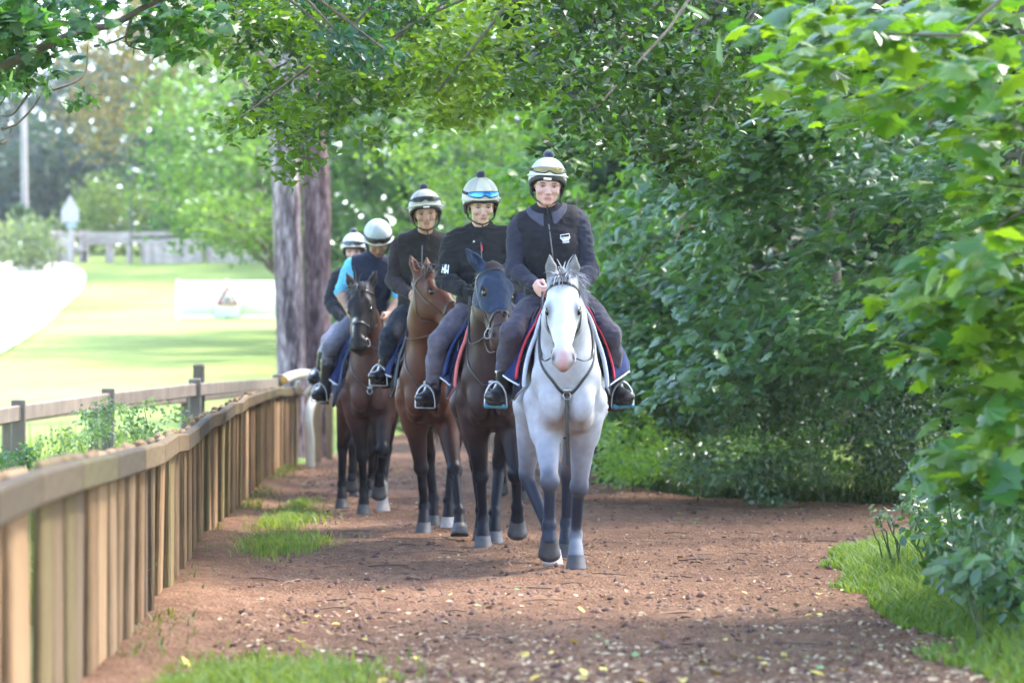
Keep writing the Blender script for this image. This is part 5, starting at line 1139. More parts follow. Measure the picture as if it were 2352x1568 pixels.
def garment(name, prims, groups, inf, h, m, parent, fold=.005, sc=9, cut=None, seed=1, smooth=2, stretch=(1, 1, 1)):
    sel = [dict(p, k=max(p['k'], .025)) for p in prims if p['g'] in groups and not p['sub']]
    V, Q = surface(sel, h, inf, cut, smooth)
    if fold:
        N = sgrad(sel, V, inf); S = np.array(stretch)
        n = vnoise(V * S, sc, seed) * .6 + vnoise(V * S + 3 * vnoise(V, 5, seed + 9)[:, None] * .03, sc * 2.3, seed + 3) * .4
        rg = 1 - 2.4 * np.abs(vnoise(V * S * np.array((1, 1, 1.8)), sc * 1.6, seed + 6)); n = n * .55 + rg * .45
        V = V + N * (n * fold)[:, None]
    return obj(name, mesh_np(name, V, Q), m, parent), sel

def patch(prims, inf, c, right, upv, w, h, off, n=10, m=8):
    """small sheet laid on a garment around the point c"""
    a = np.linspace(-.5, .5, n); b = np.linspace(-.5, .5, m)
    Pg = np.asarray(c) + a[None, :, None] * w * np.asarray(right) + b[:, None, None] * h * np.asarray(upv)
    return snap(prims, Pg.reshape(-1, 3), off, inf, it=5).reshape(m, n, 3)
def text_on(prims, inf, txt, c, right, upv, size, off, name, m, parent, bold=.0):
    cu = bpy.data.curves.new('t', 'FONT'); cu.body = txt; cu.size = size; cu.align_x = 'CENTER'; cu.align_y = 'CENTER'; cu.offset = bold
    o = bpy.data.objects.new('t', cu); COL.objects.link(o); me = bpy.data.meshes.new_from_object(o.evaluated_get(bpy.context.evaluated_depsgraph_get()))
    COL.objects.unlink(o); bpy.data.objects.remove(o)
    V = np.zeros(len(me.vertices) * 3); me.vertices.foreach_get('co', V); V = V.reshape(-1, 3)
    Pw = np.asarray(c) + V[:, :1] * np.asarray(right) + V[:, 1:2] * np.asarray(upv); Pw = snap(prims, Pw, off, inf, it=5)
    me.vertices.foreach_set('co', Pw.astype(np.float32).ravel()); me.update(); me.name = name
    return obj(name, me, m, parent)

def build_helmet(q, root):
    r = q['rider']; hd = q['head']; T = lambda x, y, z: hd['P'] + hd['R'] @ np.array((x, y, z)); Rh = hd['R']
    hl = r['helmet']; hz = hl.get('z', 0.0)
    hs_ = hl.get('s', 1.05); T0 = T; T = lambda x, y, z: T0(x * hs_, y * hs_, z * hs_)
    out = [ell_(T(-.012, 0, .046 + hz), np.array((.128, .112, .128)) * hs_, Rm=Rh, k=.01)]
    up = Rh[:, 2]; fwd = Rh[:, 0]; c0 = T(0, 0, 0)
    def cutter(z0, z1=None):
        def cut(X, Y, Z):
            u = (X - c0[0]) * up[0] + (Y - c0[1]) * up[1] + (Z - c0[2]) * up[2]; f = (X - c0[0]) * fwd[0] + (Y - c0[1]) * fwd[1] + (Z - c0[2]) * fwd[2]
            lo = (z0 + .045 * np.clip(f / .1, -.9, 1)) - u
            return lo if z1 is None else np.maximum(lo, u - (z1 + .040 * np.clip(f / .1, -.9, 1)))
        return cut
    inner = [ell_(T(-.012, 0, .036 + hz), np.array((.110, .093, .108)) * hs_, Rm=Rh, k=.004, sub=True)]
    V, Q = surface(out + inner, .0075, 0, cutter(hl.get('low', .004)), 1)
    L = (V - hd['P']) @ Rh; az = np.arctan2(L[:, 1], L[:, 0] + .01); pan = ((az / (np.pi / 3) + 100.5).astype(int) % 2)
    ca, cb = np.array(hl.get('a', (.78, .76, .66))), np.array(hl.get('b', (.55, .56, .60)))
    C = np.where(pan[:, None] == 0, ca, cb)
    seam = np.abs(((az / (np.pi / 3) + 100.5) % 1) - .5) > .475; C[seam] *= .75
    h = obj('helmet', mesh_np('helmet', V, Q, C), CM.setdefault('silk', mat('silk', (1, 1, 1), .5, attr=True, noise=(30, .06), bump=(250, .15, .001), sheen=.2)), root)
    bandp = [ell_(T(-.012, 0, .046 + hz), np.array((.1315, .1155, .1315)) * hs_, Rm=Rh, k=.01)]
    V, Q = surface(bandp + inner, .0075, 0, cutter(hl.get('low', .004) - .012, hl.get('band', .030)), 1)
    obj('band', mesh_np('band', V, Q), M['helmet_band'], h)
    if hl.get('peak', True):       # light silk peak edge above the band
        zz = hl.get('band', .030) + .040
        P = [T(.1 * math.cos(a) * 1.33 - .012, .1125 * math.sin(a), zz - .012 + .012 * math.cos(a) + hz) for a in np.linspace(-1.5, 1.5, 30)]
        m = MB(); m.tube(snap(out, np.array(P), .006), .0065, n=6, flat=.8); m.build('peak_edge', cm('silk_edge', (.62, .60, .56)), h)
    if hl.get('label', 0):
        Pg = patch(bandp, 0, T(.13, hl.get('label'), .045 + hz), Rh[:, 1], up, .052, .013, .0025); m = MB(); m.grid(Pg[:, ::-1]); m.build('maker_label', M['white_print'], h)
    if hl.get('pom', True):
        m = MB(); m.ball(T(-.015, 0, .186 + hz), (.033, .033, .028), nu=24, nw=14); o = m.build('pom_pom', M['pom'], h)
        co = np.array([v.co for v in o.data.vertices]); cc = T(-.015, 0, .182 + hz); co = cc + (co - cc) * (1 + .10 * vnoise(co, 160, 4))[:, None]; o.data.vertices.foreach_set('co', co.astype(np.float32).ravel())
    if hl.get('goggles'):
        gz = hl.get('gz', .100); P = []
        m = MB(); a = np.linspace(-.95, .95, 34); b = np.linspace(0, 1, 8); Gd = []
        for bb in b:
            row = []
            for aa in a:
                nose = .018 * math.exp(-(aa / .16) ** 2); zl = gz - .020 + nose + .010 * (abs(aa) / .95) ** 2; zt = gz + .024 - .016 * (abs(aa) / .95) ** 2.5
                row.append(T(.13 * math.cos(aa), .12 * math.sin(aa), zl + (zt - zl) * bb + hz))
            Gd.append(row)
        Gs = snap(out, np.array(Gd).reshape(-1, 3), .011, it=6).reshape(8, 34, 3)
        g = MB(); g.grid(Gs[:, ::-1], thick=.004); go = g.build('goggles', LENS[hl['goggles']], h)
        edge = np.concatenate([Gs[0], Gs[1:, -1], Gs[-1, ::-1][1:], Gs[1:-1, 0][::-1]]); m = MB(); m.tube(edge, .0042, n=6, closed=True); m.build('goggle_frame', M['harness'], go)
        st = [T(-.012 + .128 * math.cos(aa), .11 * math.sin(aa), gz - .004 + hz) for aa in np.linspace(.9, 2 * np.pi - .9, 40)]
        m = MB(); sp = snap(out, np.array(st), .004); m.tube(sp, .011, n=6, flat=.25, nrm=sgrad(out, sp)); m.build('goggle_strap', M['harness'], go)
    # harness
    hs = MB()
    for s in (1, -1):
        hs.tube(spline([T(.035, s * .104, .03 + hz), T(.012, s * .092, -.03), T(.022, s * .078, -.070), T(.040, s * .035, -.100), T(.046, 0, -.109)], 20), .0052, n=6, flat=.5)
        hs.tube(spline([T(-.05, s * .098, .01 + hz), T(-.02, s * .090, -.03), T(.022, s * .080, -.06)], 12), .007, n=6, flat=.5)
        hs.ball(T(-.024, s * .090, -.014), (.036, .014, .046), Rm=Rh, nu=14, nw=9)
    hs.tube(spline([T(.046, 0, -.109), T(.050, .004, -.130), T(.040, .008, -.165)], 8), .005, n=6)
    hs.build('chin_strap', M['harness'], h)
    return h

def build_rider(q):
    r = q['rider']; hr = q['root']; h = r.get('h', .0075); seed = q['seed'] * 7
    root = thing('person', r['label'], 'person', hr.location, hr.rotation_euler[2], 'riders in the string')
    pr = rider_prims(q); hip, up, lf, fw = body_frame(q); TL = r.get('torso', .50)
    V, Q = surface(pr, h, smooth=1); C = sample_cols(pr, V, .006, SKIN[r.get('skin', 'pink')])
    body = obj('body', mesh_np('body', V, Q, C), M['skin'], root)
    hd = q['head']; T = lambda x, y, z: hd['P'] + hd['R'] @ np.array((x, y, z))
    for s in (1, -1):
        e = MB(); e.ball(T(.080, s * .036, .001), (.0112, .0125, .0066), Rm=hd['R'], nu=12, nw=8); eo = e.build('eye', M['eyewhite'], body)
        e = MB(); e.ball(T(.0878, s * .036, -.0005), (.0045, .0060, .0052), Rm=hd['R'], nu=10, nw=6); e.build('iris', M['iris'], eo)
        m = MB(); m.tube(spline([T(.096, s * .016, .0165), T(.092, s * .037, .0215), T(.078, s * .058, .017)], 8), [.002, .0032, .0034, .0034, .0033, .003, .0025, .001], n=5); m.build('eyebrow', M['browhair'], body)
        m = MB(); m.tube(spline([T(.0885, s * .022, .0035), T(.0925, s * .036, .0065), T(.083, s * .052, .0025)], 8), .0018, n=5); m.build('eyelash', M['browhair'], body)
    m = MB(); m.tube(spline([T(.0905, -.023, -.0715), T(.0985, 0, -.0690), T(.0905, .023, -.0715)], 10), .0016, n=5); m.build('mouth_line', M['mouth'], body)
    build_helmet(q, root)
    gh = r.get('gh', .011)
    # upper body
    sleeves = cm(*r['sleeves']); top = cm(*r['top']); rolled = r.get('rolled', False)
    if rolled: prs = pr
    if r['kind'] == 'jacket':
        o, sel = garment('jacket', pr, ('pelvis', 'torso', 'arm', 'fore'), .024, gh, top, root, .013, 9, stretch=(1, 1, 1.5), seed=seed, cut=lambda X, Y, Z: (hip[2] - .06) - Z + 0 * X + 0 * Y); inf = .024
    else:
        g = ('torso', 'arm') if rolled else ('torso', 'arm', 'fore')
        garment('shirt', pr, g, .012, gh, sleeves, root, .008, 16, seed=seed, stretch=(1, 1, 1.8))
        if rolled:
            pass
        vi = r.get('vest_inf', .030)
        o, sel = garment('vest', pr, ('pelvis', 'torso'), vi, gh, top, root, .006, 9, seed=seed + 2, cut=lambda X, Y, Z: np.maximum((hip[2] + .0) - Z + 0 * X + 0 * Y, np.abs((X - hip[0]) * lf[0] + (Y - hip[1]) * lf[1] + (Z - hip[2]) * lf[2]) - r.get('vest_w', .19))); inf = vi
    q['topsel'], q['topinf'] = sel, inf
    # collar
    P = lambda x, y, z: hip + fw * x + lf * y + up * z
    m = MB(); col = r.get('collar', 'stand'); polo = col == 'polo'; aa = np.linspace(.22, 2 * np.pi - .22, 34)
    top_z = lambda a: TL * 1.0 + (.050 if polo else .062) - .030 * max(0, math.cos(a)) - .014 * math.cos(a)
    ring_ = lambda a, rr, z: P(-.004 + rr * 1.04 * math.cos(a), rr * math.sin(a), z)
    rows = [[ring_(a, .108, TL - .035) for a in aa], [ring_(a, .098, TL + .000 - .01 * math.cos(a)) for a in aa], [ring_(a, .088, top_z(a)) for a in aa], [ring_(a, .082, top_z(a) + .002) for a in aa], [ring_(a, .080, TL - .02) for a in aa]]
    cmat = cm('collar_grey', (.055, .055, .078)) if polo else top
    m.grid(np.array(rows)); m.build('collar', cmat, root)
    if polo:
        for s in (1, -1):
            Gp = np.array([[ring_(s * a, .090 + .030 * j * (1 + .25 * math.exp(-((a - .3) / .3) ** 2)), top_z(a) + .003 - (.040 + .030 * math.exp(-((a - .25) / .35) ** 2)) * j ** 1.3) for a in np.linspace(.24, 2.9, 24)] for j in np.linspace(0, 1, 8)])
            Gs = snap(sel, Gp.reshape(-1, 3), .006, inf, it=5, out_only=True).reshape(8, 24, 3); m = MB(); m.grid(Gs[:, ::-1] if s > 0 else Gs, thick=.004); m.build('collar_flap', cmat, root)
        m = MB(); rows = [[ring_(a, rr, z) for a in np.linspace(0, 2 * np.pi, 30)] for rr, z in ((.078, TL - .04), (.070, TL + .01), (.066, TL + .030))]; m.grid(np.array(rows)); m.build('shirt_neck', cm(*BLK), root)
    # zip
    zp = snap(sel, np.array([P(.2, 0, z) for z in np.linspace(.10, TL * .97, 24)]), .0015, inf); m = MB(); m.tube(zp, .0045, n=6, flat=.4, nrm=sgrad(sel, zp, inf)); m.build('zip', M['zip'], root)
    if r.get('zip_tag'):
        m = MB(); zt = snap(sel, np.array([P(.2, .004, TL * .90), P(.2, .006, TL * .80)]), .006, inf); m.tube(np.linspace(zt[0], zt[1], 5), [.004, .005, .006, .007, .005], n=6, flat=.5); m.build('zip_tag', M['red_print'], root)
    # legs
    garment('breeches', pr, ('pelvis', 'thigh', 'calf'), .010, gh, cm(*r['legs']), root, .008, 12, seed=seed + 4, cut=lambda X, Y, Z: (min(r['ankL'][2], r['ankR'][2]) + r.get('trouser', .16)) - Z + 0 * X + 0 * Y)
    for i, key in ((0, 'L'), (1, 'R')):
        An, heel, toe, td = q['feet'][i]; s = 1 if key == 'L' else -1
        sel2 = [p for p in pr if p['g'] in ('foot', 'calf') and (p['a'][1] - hip[1]) * s > 0]
        for p in sel2: pass
        V, Q = surface([dict(p, k=.025) for p in sel2], .010, .012, lambda X, Y, Z: Z - (An[2] + r.get('boot', .22)) + 0 * X + 0 * Y, 2)
        N = sgrad(sel2, V, .012); V = V + N * (vnoise(V, 26, seed + i) * .003)[:, None]
        b = obj('boot', mesh_np('boot', V, Q), M['boot'], root)
        m = MB(); sd = nv(np.cross((0, 0, 1), td)); rows = []
        n = 20; ring0 = []
        for a in np.arange(n) * 2 * np.pi / n:
            ca, sa = math.cos(a), math.sin(a); ring0.append(heel + td * (.092 + ca * .150) + sd * sa * (.046 if ca > -.2 else .038))
        ring0 = np.array(ring0)
        G = np.stack([ring0 + np.array((0, 0, -.024)), ring0 + np.array((0, 0, -.044)), (ring0 - ring0.mean(0)) * .6 + ring0.mean(0) + np.array((0, 0, -.046))]); m.grid(np.concatenate([G, G[:, :1]], 1))
        m.box(heel + td * .0 + np.array((0, 0, -.052)), (.06, .062, .022), Rm=np.stack([td, sd, np.cross(td, sd)], 1), bev=.006); m.build('sole', M['sole'], b)
    if r.get('gloves'):
        for s in (1, -1):
            sel3 = [p for p in pr if p['g'] == 'hand' and (p['a'] - q['hands'][0 if s > 0 else 1]) @ (p['a'] - q['hands'][0 if s > 0 else 1]) < .03]
            V, Q = surface(sel3, .006, .004, None, 1); obj('glove', mesh_np('glove', V, Q), cm(*r['gloves']), root)
    q['rp'] = pr; q['person'] = root
    return root

# ------------------------------------------------------------------ saddlery
def sheet_grid(q, xf, xb, hem_f, hem_b, off, nx=16, ny=41, flare=0.0, top=1.60, seed=1, wave=.008, hq=1.6):
    """cloth over the back: xf, xb front and back edge, hem_* = (y, z) of the hem in front and behind"""
    rows = []
    for i in range(nx):
        u = i / (nx - 1); x = xf + (xb - xf) * u; row = []
        hy, hz = hem_f[0] + (hem_b[0] - hem_f[0]) * min(1, u * hq), hem_f[1] + (hem_b[1] - hem_f[1]) * min(1, u * hq)
        for j in range(ny):
            v = 2 * j / (ny - 1) - 1; a = abs(v)
            y = math.copysign(hy * (1 - (1 - a) ** 1.7) ** .9 if a < 1 else hy, v); z = top - (top - hz) * a ** 1.35
            row.append((x - .05 * a * (1 - u), y, z))
        rows.append(row)
    G = np.array(rows); s = snap(q['prims'], G.reshape(-1, 3), off, it=6, out_only=True)
    # the middle stays on the back
    w = vnoise(s, 7, seed) * wave; s[:, 1] += np.sign(s[:, 1]) * w * np.clip((1.45 - s[:, 2]) * 5, 0, 1)
    return s.reshape(nx, ny, 3)
M['saddle'] = mat('saddle', (.014, .012, .012), .45, noise=(40, .3, 4), bump=(120, .2, .002))
def build_tack(q):
    t = q['tack']; root = q['root']; pr = q['prims']; loc, rz = root.location, root.rotation_euler[2]
    navy = cm('navy_cloth', (.012, .022, .085), rough=.9, sheen=.08); trim = cm('trim_pale', (.55, .57, .62))
    sc = thing('exercise_sheet', t['sheet'], 'horse blanket', loc, rz, 'navy exercise sheets under the riders')
    G = sheet_grid(q, .07, -.95, t.get('hem_f', (.27, 1.11)), t.get('hem_b', (.39, 1.19)), .022, 30, 45, seed=q['seed'], wave=.02, hq=7)
    m = MB(); m.grid(G, thick=-.006); m.build('sheet', navy, sc)
    for e in (G[:, 0], G[:, -1]):
        m = MB(); m.tube(e + np.array((0, 0, .0)), .0085, n=6); m.build('hem_binding', trim, sc)
    m = MB(); m.tube(G[-1], .007, n=6); m.build('rear_binding', trim, sc)
    pad = thing('saddle_pad', t['pad'], 'saddle pad', loc, rz, 'saddle pads under the saddles')
    G2 = sheet_grid(q, .15, -.55, t.get('pad_f', (.245, 1.10)), t.get('pad_b', (.30, 1.02)), .010, 14, 41, seed=q['seed'] + 5, wave=.004)
    m = MB(); m.grid(G2, thick=-.012); m.build('pad', cm(*t.get('pad_col', ('pad_navy', (.012, .018, .055)))), pad)
    m = MB(); m.tube(G2[0], t.get('bind_r', .013), n=8); m.build('front_binding', cm(*t.get('bind', ('bind_grey', (.40, .43, .50)))), pad)
    for e in (G2[:, 0], G2[:, -1]): m = MB(); m.tube(e, .008, n=6); m.build('edge_binding', cm(*t.get('bind', ('bind_grey', (.40, .43, .50)))), pad)
    if t.get('red'):
        G3 = sheet_grid(q, .115, -.30, (.280, 1.15), (.31, 1.12), .018, 10, 41, seed=q['seed'] + 8, wave=.004); m = MB(); m.grid(G3, thick=-.010); m.build('under_pad', cm('pad_red', (.42, .035, .05)), pad)
    if t.get('navy2'):
        G3 = sheet_grid(q, .125, -.30, (.30, 1.19), (.34, 1.14), .018, 10, 41, seed=q['seed'] + 8, wave=.004); m = MB(); m.grid(G3, thick=-.014); m.build('under_pad', cm('pad_blue', (.012, .030, .12)), pad)
        m = MB(); Gp = patch(pr, 0, (.05, -.23, 1.37), nv((.2, -.4, -.8)), nv((0, .8, -.5)), .07, .02, .05, 6, 4); m.grid(Gp, thick=.002); m.build('woven_label', trim, pad)
    sd = thing('saddle', t['saddle'], 'saddle', loc, rz, 'exercise saddles under the riders')
    sp = [caps_((-.02, 0, 1.585), (-.30, 0, 1.535), .055, .075, k=.05), caps_((-.30, 0, 1.535), (-.56, 0, 1.595), .085, .075, k=.05), caps_((-.02, -.05, 1.58), (-.02, .05, 1.58), .045, .045, k=.05), caps_((-.58, -.09, 1.60), (-.58, .09, 1.60), .04, .04, k=.05)]
    V, Q = surface(sp, .012, smooth=2); obj('seat', mesh_np('seat', V, Q), M['saddle'], sd)
    for s in (1, -1):
        Gf = np.array([[(.06 - .10 * (1 - b) - .30 * a, s * (.12 + .20 * b ** .8), 1.55 - .36 * b) for a in np.linspace(0, 1, 8)] for b in np.linspace(0, 1, 12)])
        Gf = snap(pr, Gf.reshape(-1, 3), .045, it=6).reshape(12, 8, 3); m = MB(); m.grid(Gf if s > 0 else Gf[:, ::-1], thick=.008); f = m.build('flap', M['saddle'], sd)
        m = MB(); m.tube(Gf[:, 0], .009, n=6); m.build('piping', M['leather'], f)
        An, heel, toe, td = q['feet'][0 if s > 0 else 1]; ball = heel + td * .125 + np.array((0, 0, -.052)); sdv = nv(np.cross((0, 0, 1), td))
        top = ball + np.array((-.02, 0, .165)); tw = R(18) * s
        a = np.linspace(0, np.pi, 22); ax = nv(sdv + td * .25 * s)
        arch = np.array([ball + ax * math.cos(x) * (.066 - .012 * (math.sin(x) ** 4)) + np.array((0, 0, 1)) * (.150 * math.sin(x) ** .75) for x in a])
        m = MB(); m.tube(arch, .0075, n=8); m.box(ball + np.array((0, 0, -.004)), (.135, .035, .012), Rm=np.stack([ax, np.cross((0, 0, 1), ax), (0, 0, 1)], 1), bev=.004); st = m.build('stirrup', M['steel'], sd)
        if t.get('tape'):
            m = MB(); m.tube(np.array([ball + ax * x for x in np.linspace(-.066, .066, 12)]) + np.array((0, 0, .004)) + td * .012, .017 + .004 * np.sin(np.arange(12) * 2.1), n=8, flat=.8); m.build('grip_wrap', M['blue_tape'], st)
        m = MB(); m.tube(spline([top, (top + np.array((-.14, s * .33, 1.45))) / 2 + np.array((0, s * .0, 0)), (-.14, s * .29, 1.45)], 20), .0125, n=6, flat=.25, nrm=(0, 1, 0)); m.build('stirrup_leather', M['leather'], sd)
    g = [( -.10, y, z) for y, z in ((-.30, 1.20), (-.29, 1.0), (-.22, .88), (0, .80), (.22, .88), (.29, 1.0), (.30, 1.20))]
    strap(pr, g, .035, 50, .008, .14).build('girth', cm('girth', (.02, .022, .035)), sd)
def setup(i, rider, tack, bridle, breast): HORSES[i].update(rider=rider, tack=tack, bridle=bridle, breast=breast)
setup(0, dict(label='rider in a black gilet with grey collar on the grey horse', kind='vest', hy=-.035, side=-7, lean=7, torso=.515, head=(-.17, -.100, 2.305), hyaw=3, hpitch=5, hroll=-3, skin='pink', hz=1.63,
     elbL=(-.24, .160, 1.80), elbR=(-.22, -.300, 1.80), handL=(.02, .07, 1.66), handR=(.02, -.135, 1.675), kneeL=(.02, .265, 1.41), kneeR=(.02, -.320, 1.42), ankL=(-.20, .305, 1.07), ankR=(-.20, -.365, 1.07),
     sleeves=('sleeve_slate', (.024, .024, .038)), top=VESTB, legs=('breeches_plum', (.050, .044, .060)), collar='polo', trouser=.12, boot=.13, h=.0065, gh=.010,
     helmet=dict(goggles='amber', label=-.012, a=(.66, .64, .56), b=(.44, .44, .48), s=1.02)),
     dict(sheet='navy sheet with pale hem under the rider of the grey horse', pad='red and navy saddle pad with pale edge on the grey horse', saddle='black saddle with blue wrapped stirrups on the grey horse', red=True, tape=True),
     dict(label='black bridle on the grey horse with the white face', mat='leather', noseband=0, rein=(.30, .15, 1.30)), dict(label='black breastplate with steel ring on the grey horse', hang=1))
setup(1, dict(label='rider in a plain black jacket and blue mirrored goggles', kind='jacket', hy=-.05, side=-3, lean=6, torso=.52, head=(-.16, -.075, 2.325), hyaw=12, hpitch=14, hroll=2, skin='pale', hz=1.63, sw=.178, face=.95,
     elbL=(-.24, .18, 1.82), elbR=(-.22, -.320, 1.82), handL=(.03, .06, 1.72), handR=(.03, -.15, 1.72), kneeL=(.02, .30, 1.40), kneeR=(.02, -.36, 1.40), ankL=(-.20, .36, 1.05), ankR=(-.18, -.405, 1.05),
     sleeves=BLK, top=('softshell', (.016, .016, .020)), legs=('breeches_lilac', (.105, .090, .120)), collar='stand', zip_tag=True, trouser=.02, boot=.10, h=.0065, gh=.010, gloves=BLK,
     helmet=dict(goggles='blue', gz=.088, a=(.62, .60, .54), b=(.44, .44, .46), band=.016, s=1.12)),
     dict(sheet='navy sheet with white hem on the hooded brown horse', pad='blue saddle pad with coral red edge on the hooded horse', saddle='black saddle on the hooded brown horse', bind=('bind_coral', (.55, .14, .14)), navy2=True),
     dict(label='black bridle over the navy hood of the brown horse', grackle=1, nose_t=.385, chain=2, rein=(.30, .15, 1.40)), dict(label='thin black breastplate on the hooded brown horse', z=1.08))
setup(2, dict(label='rider in a dark plum jacket under a black body protector', kind='vest', hy=-.06, side=0, lean=4, torso=.53, head=(-.17, -.035, 2.375), hyaw=5, hpitch=1, hroll=4, skin='tan', hz=1.67, face=.97,
     elbL=(-.24, .19, 1.86), elbR=(-.24, -.285, 1.88), handL=(.0, .02, 1.74), handR=(.03, -.10, 1.745), kneeL=(.02, .27, 1.47), kneeR=(.04, -.295, 1.47), ankL=(-.18, .33, 1.20), ankR=(-.16, -.335, 1.20),
     sleeves=('sleeve_plum', (.028, .021, .027)), top=('protector', (.016, .014, .015)), legs=('jeans', (.018, .022, .036)), collar='stand', vest_inf=.036, trouser=.06, boot=.10, h=.007, gh=.011,
     helmet=dict(goggles='black', gz=.105, label=.004, a=(.48, .48, .50), b=(.36, .36, .42), band=.020, s=1.10)),
     dict(sheet='navy sheet with pale hem on the bright bay horse', pad='black saddle pad with grey edges on the bright bay', saddle='black saddle on the bright bay horse', pad_col=('pad_black', (.014, .015, .020)), bind=('bind_slate', (.10, .11, .14)), bind_r=.010, hem_f=(.27, 1.17), hem_b=(.36, 1.20)),
     dict(label='brown leather bridle with grackle noseband on the bay horse', mat='leather_brown', grackle=1, nose_t=.37, chain=2, rein=(.28, .15, 1.45)), dict(label='thin leather breastplate on the bright bay horse', z=1.08))
setup(3, dict(label='rider with light blue sleeves leaning over and looking down', kind='vest', hy=.0, side=3, lean=20, torso=.52, head=(-.05, .070, 2.335), hyaw=4, hpitch=38, hroll=3, skin='brown', hz=1.68, rolled=True,
     elbL=(-.10, .26, 1.84), elbR=(-.10, -.255, 1.90), handL=(.08, .115, 1.655), handR=(.10, -.14, 1.66), kneeL=(.02, .28, 1.43), kneeR=(.02, -.33, 1.43), ankL=(-.18, .34, 1.08), ankR=(-.16, -.385, 1.06),
     sleeves=('sleeve_sky', (.10, .36, .55)), top=('vest_navy', (.012, .016, .034)), legs=('breeches_grey', (.10, .10, .13)), collar='stand', vest_w=.185, trouser=.2, boot=.30, h=.008, gh=.012,
     helmet=dict(goggles='black', gz=.082, a=(.26, .29, .29), b=(.34, .37, .37), pom=False, band=.008, s=1.12)),
     dict(sheet='crumpled navy sheet on the near black horse', pad='navy saddle pad with pale blue edge on the near black horse', saddle='black saddle on the near black horse', bind=('bind_blue', (.03, .05, .11)), pad_b=(.31, .92)),
     dict(label='black bridle on the near black horse', nose_t=.36, rein=(.28, .15, 1.42)), dict(label='black breastplate on the near black horse'))
setup(4, dict(label='rearmost rider at the left in a black top and pale breeches', kind='jacket', hy=-.05, side=-1, lean=12, torso=.52, head=(-.12, -.085, 2.40), hyaw=-6, hpitch=10, skin='pink', hz=1.70,
     elbL=(-.2, .19, 1.92), elbR=(-.2, -.315, 1.92), handL=(.04, .06, 1.74), handR=(.06, -.20, 1.72), kneeL=(.05, .28, 1.50), kneeR=(.05, -.33, 1.53), ankL=(-.16, .34, 1.20), ankR=(-.14, -.42, 1.20),
     sleeves=BLK, top=('top_black', (.014, .014, .018)), legs=('breeches_pale', (.28, .24, .28)), trouser=.2, boot=.26, h=.009, gh=.013, gloves=BLK,
     helmet=dict(goggles='black', gz=.09, a=(.62, .62, .62), b=(.50, .52, .54), band=.018)),
     dict(sheet='navy sheet on the rearmost horse at the left', pad='navy saddle pad on the rearmost horse', saddle='black saddle on the rearmost horse at the left'),
     dict(label='black bridle on the rearmost horse at the left'), dict(label='black breastplate on the rearmost horse at the left'))
setup(5, dict(label='rider in navy hidden behind the rider with blue goggles', kind='jacket', hy=-.06, side=-14, lean=6, torso=.54, hyaw=0, hpitch=5, skin='pink', hz=1.78,
     elbL=(-.2, .12, 1.96), elbR=(-.2, -.43, 1.96), handL=(.04, .06, 1.76), handR=(.04, -.18, 1.76), kneeL=(.05, .28, 1.52), kneeR=(.05, -.34, 1.52), ankL=(-.16, .34, 1.20), ankR=(-.14, -.40, 1.20),
     sleeves=BLK, top=('top_navy', (.013, .017, .040)), legs=('breeches_dark', (.04, .04, .05)), trouser=.2, boot=.26, h=.010, gh=.013, gloves=BLK,
     helmet=dict(goggles='black', a=(.02, .025, .06), b=(.02, .025, .05), peak=False)),
     dict(sheet='navy sheet on the brown horse behind the hooded one', pad='navy saddle pad on the brown horse behind the hooded one', saddle='black saddle on the brown horse behind the hooded one'),
     dict(label='black bridle on the brown horse behind the hooded one'), dict(label='black breastplate on the brown horse behind the hooded one'))
for q in HORSES:
    build_horse(q); build_rider(q); build_bridle(q); build_breastplate(q); build_tack(q)
# close fitting fly hood over the brown horse's head and ears
q = HORSES[1]; H = q['H']; hpz = q['prims'][q['nh'][0]:q['nh'][1]]
def hood_cut(X, Y, Z):
    D = [X - H['P'][0], Y - H['P'][1], Z - H['P'][2]]; t, l, n = [sum(D[i] * H['R'][i, k] for i in range(3)) / H['s'] for k in range(3)]
    eye = .031 - np.sqrt((t - .226) ** 2 + (np.abs(l) - .105) ** 2 + .5 * (n + .03) ** 2)
    return np.maximum(np.maximum(t - (.375 + 1.0 * np.minimum(n + .05, 0)), -(n + .235)), eye)
V, Q = surface(hpz, .0085, .006, hood_cut, 1); N = sgrad(hpz, V, .006); V = V + N * (vnoise(V, 38, 5) * .0025 * (vnoise(V, 9, 6) > -.2))[:, None]
fh = obj('fly_hood', mesh_np('fly_hood', V, Q), cm('hood', (.020, .032, .062), rough=.7), None, q['root'].location, q['root'].rotation_euler); tag(fh, 'navy fly hood over the ears and face of the brown horse', 'fly hood')
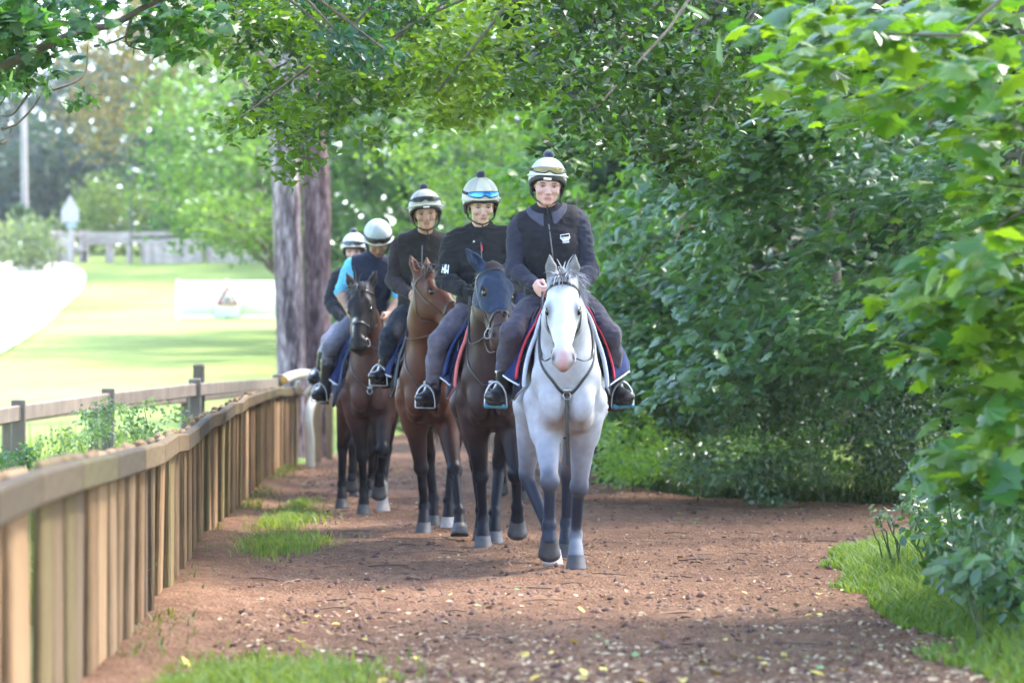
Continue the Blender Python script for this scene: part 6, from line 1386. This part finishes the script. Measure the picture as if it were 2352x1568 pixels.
# marks on the clothing
q = HORSES[0]; hip, up, lf, fw = body_frame(q); P = lambda x, y, z: hip + fw * x + lf * y + up * z
text_on(q['topsel'], q['topinf'], 'COTSWOLD', P(.2, .115, .385), lf, up, .0165, .003, 'chest_logo_text', M['white_print'], q['person'], .0006)
m = MB(); m.grid(patch(q['topsel'], q['topinf'], P(.2, .115, .368), lf, up, .060, .010, .003)); m.build('chest_logo_bar', M['white_print'], q['person'])
text_on(q['topsel'], q['topinf'], 'RACING', P(.2, .115, .352), lf, up, .0165, .003, 'chest_logo_text', M['white_print'], q['person'], .0006)
m = MB(); ed = patch(q['topsel'], q['topinf'], P(.2, .115, .392), lf, up, .078, .034, .0025, 16, 8); m.tube(np.concatenate([ed[0], ed[1:, -1], ed[-1, ::-1][1:], ed[1:-1, 0][::-1]]), .0016, n=5, closed=True); m.build('chest_logo_outline', M['white_print'], q['person'])
q = HORSES[1]; r = q['rider']; hip, up, lf, fw = body_frame(q); S = hip + lf * -.19 + up * .45; E = np.array(r['elbR'])
text_on(q['topsel'], q['topinf'], 'HH', S + (E - S) * .62 + np.array((.12, -.035, 0)), nv((.25, .95, -.05)), nv((S - E)), .052, .004, 'sleeve_logo', M['white_print'], q['person'], .003)
P = lambda x, y, z: hip + fw * x + lf * y + up * z
text_on(q['topsel'], q['topinf'], 'H', P(.16, -.055, .485), lf, up, .020, .006, 'collar_logo', M['white_print'], q['person'], .001)
# ------------------------------------------------------------------ haze over the whole place
hm = bpy.data.materials.new('haze'); hm.use_nodes = True; nt_ = hm.node_tree; nt_.nodes.remove(nt_.nodes['Principled BSDF'])
pv = nt_.nodes.new('ShaderNodeVolumePrincipled'); pv.inputs['Color'].default_value = (.93, .95, 1.0, 1); pv.inputs['Density'].default_value = HAZE; pv.inputs['Anisotropy'].default_value = .3
nt_.links.new(pv.outputs[0], nt_.nodes['Material Output'].inputs['Volume'])
m = MB(); m.box((0, 140, 19), (520, 330, 43)); hz_ = m.build('haze', hm, smooth=False); tag(hz_, kind='stuff')
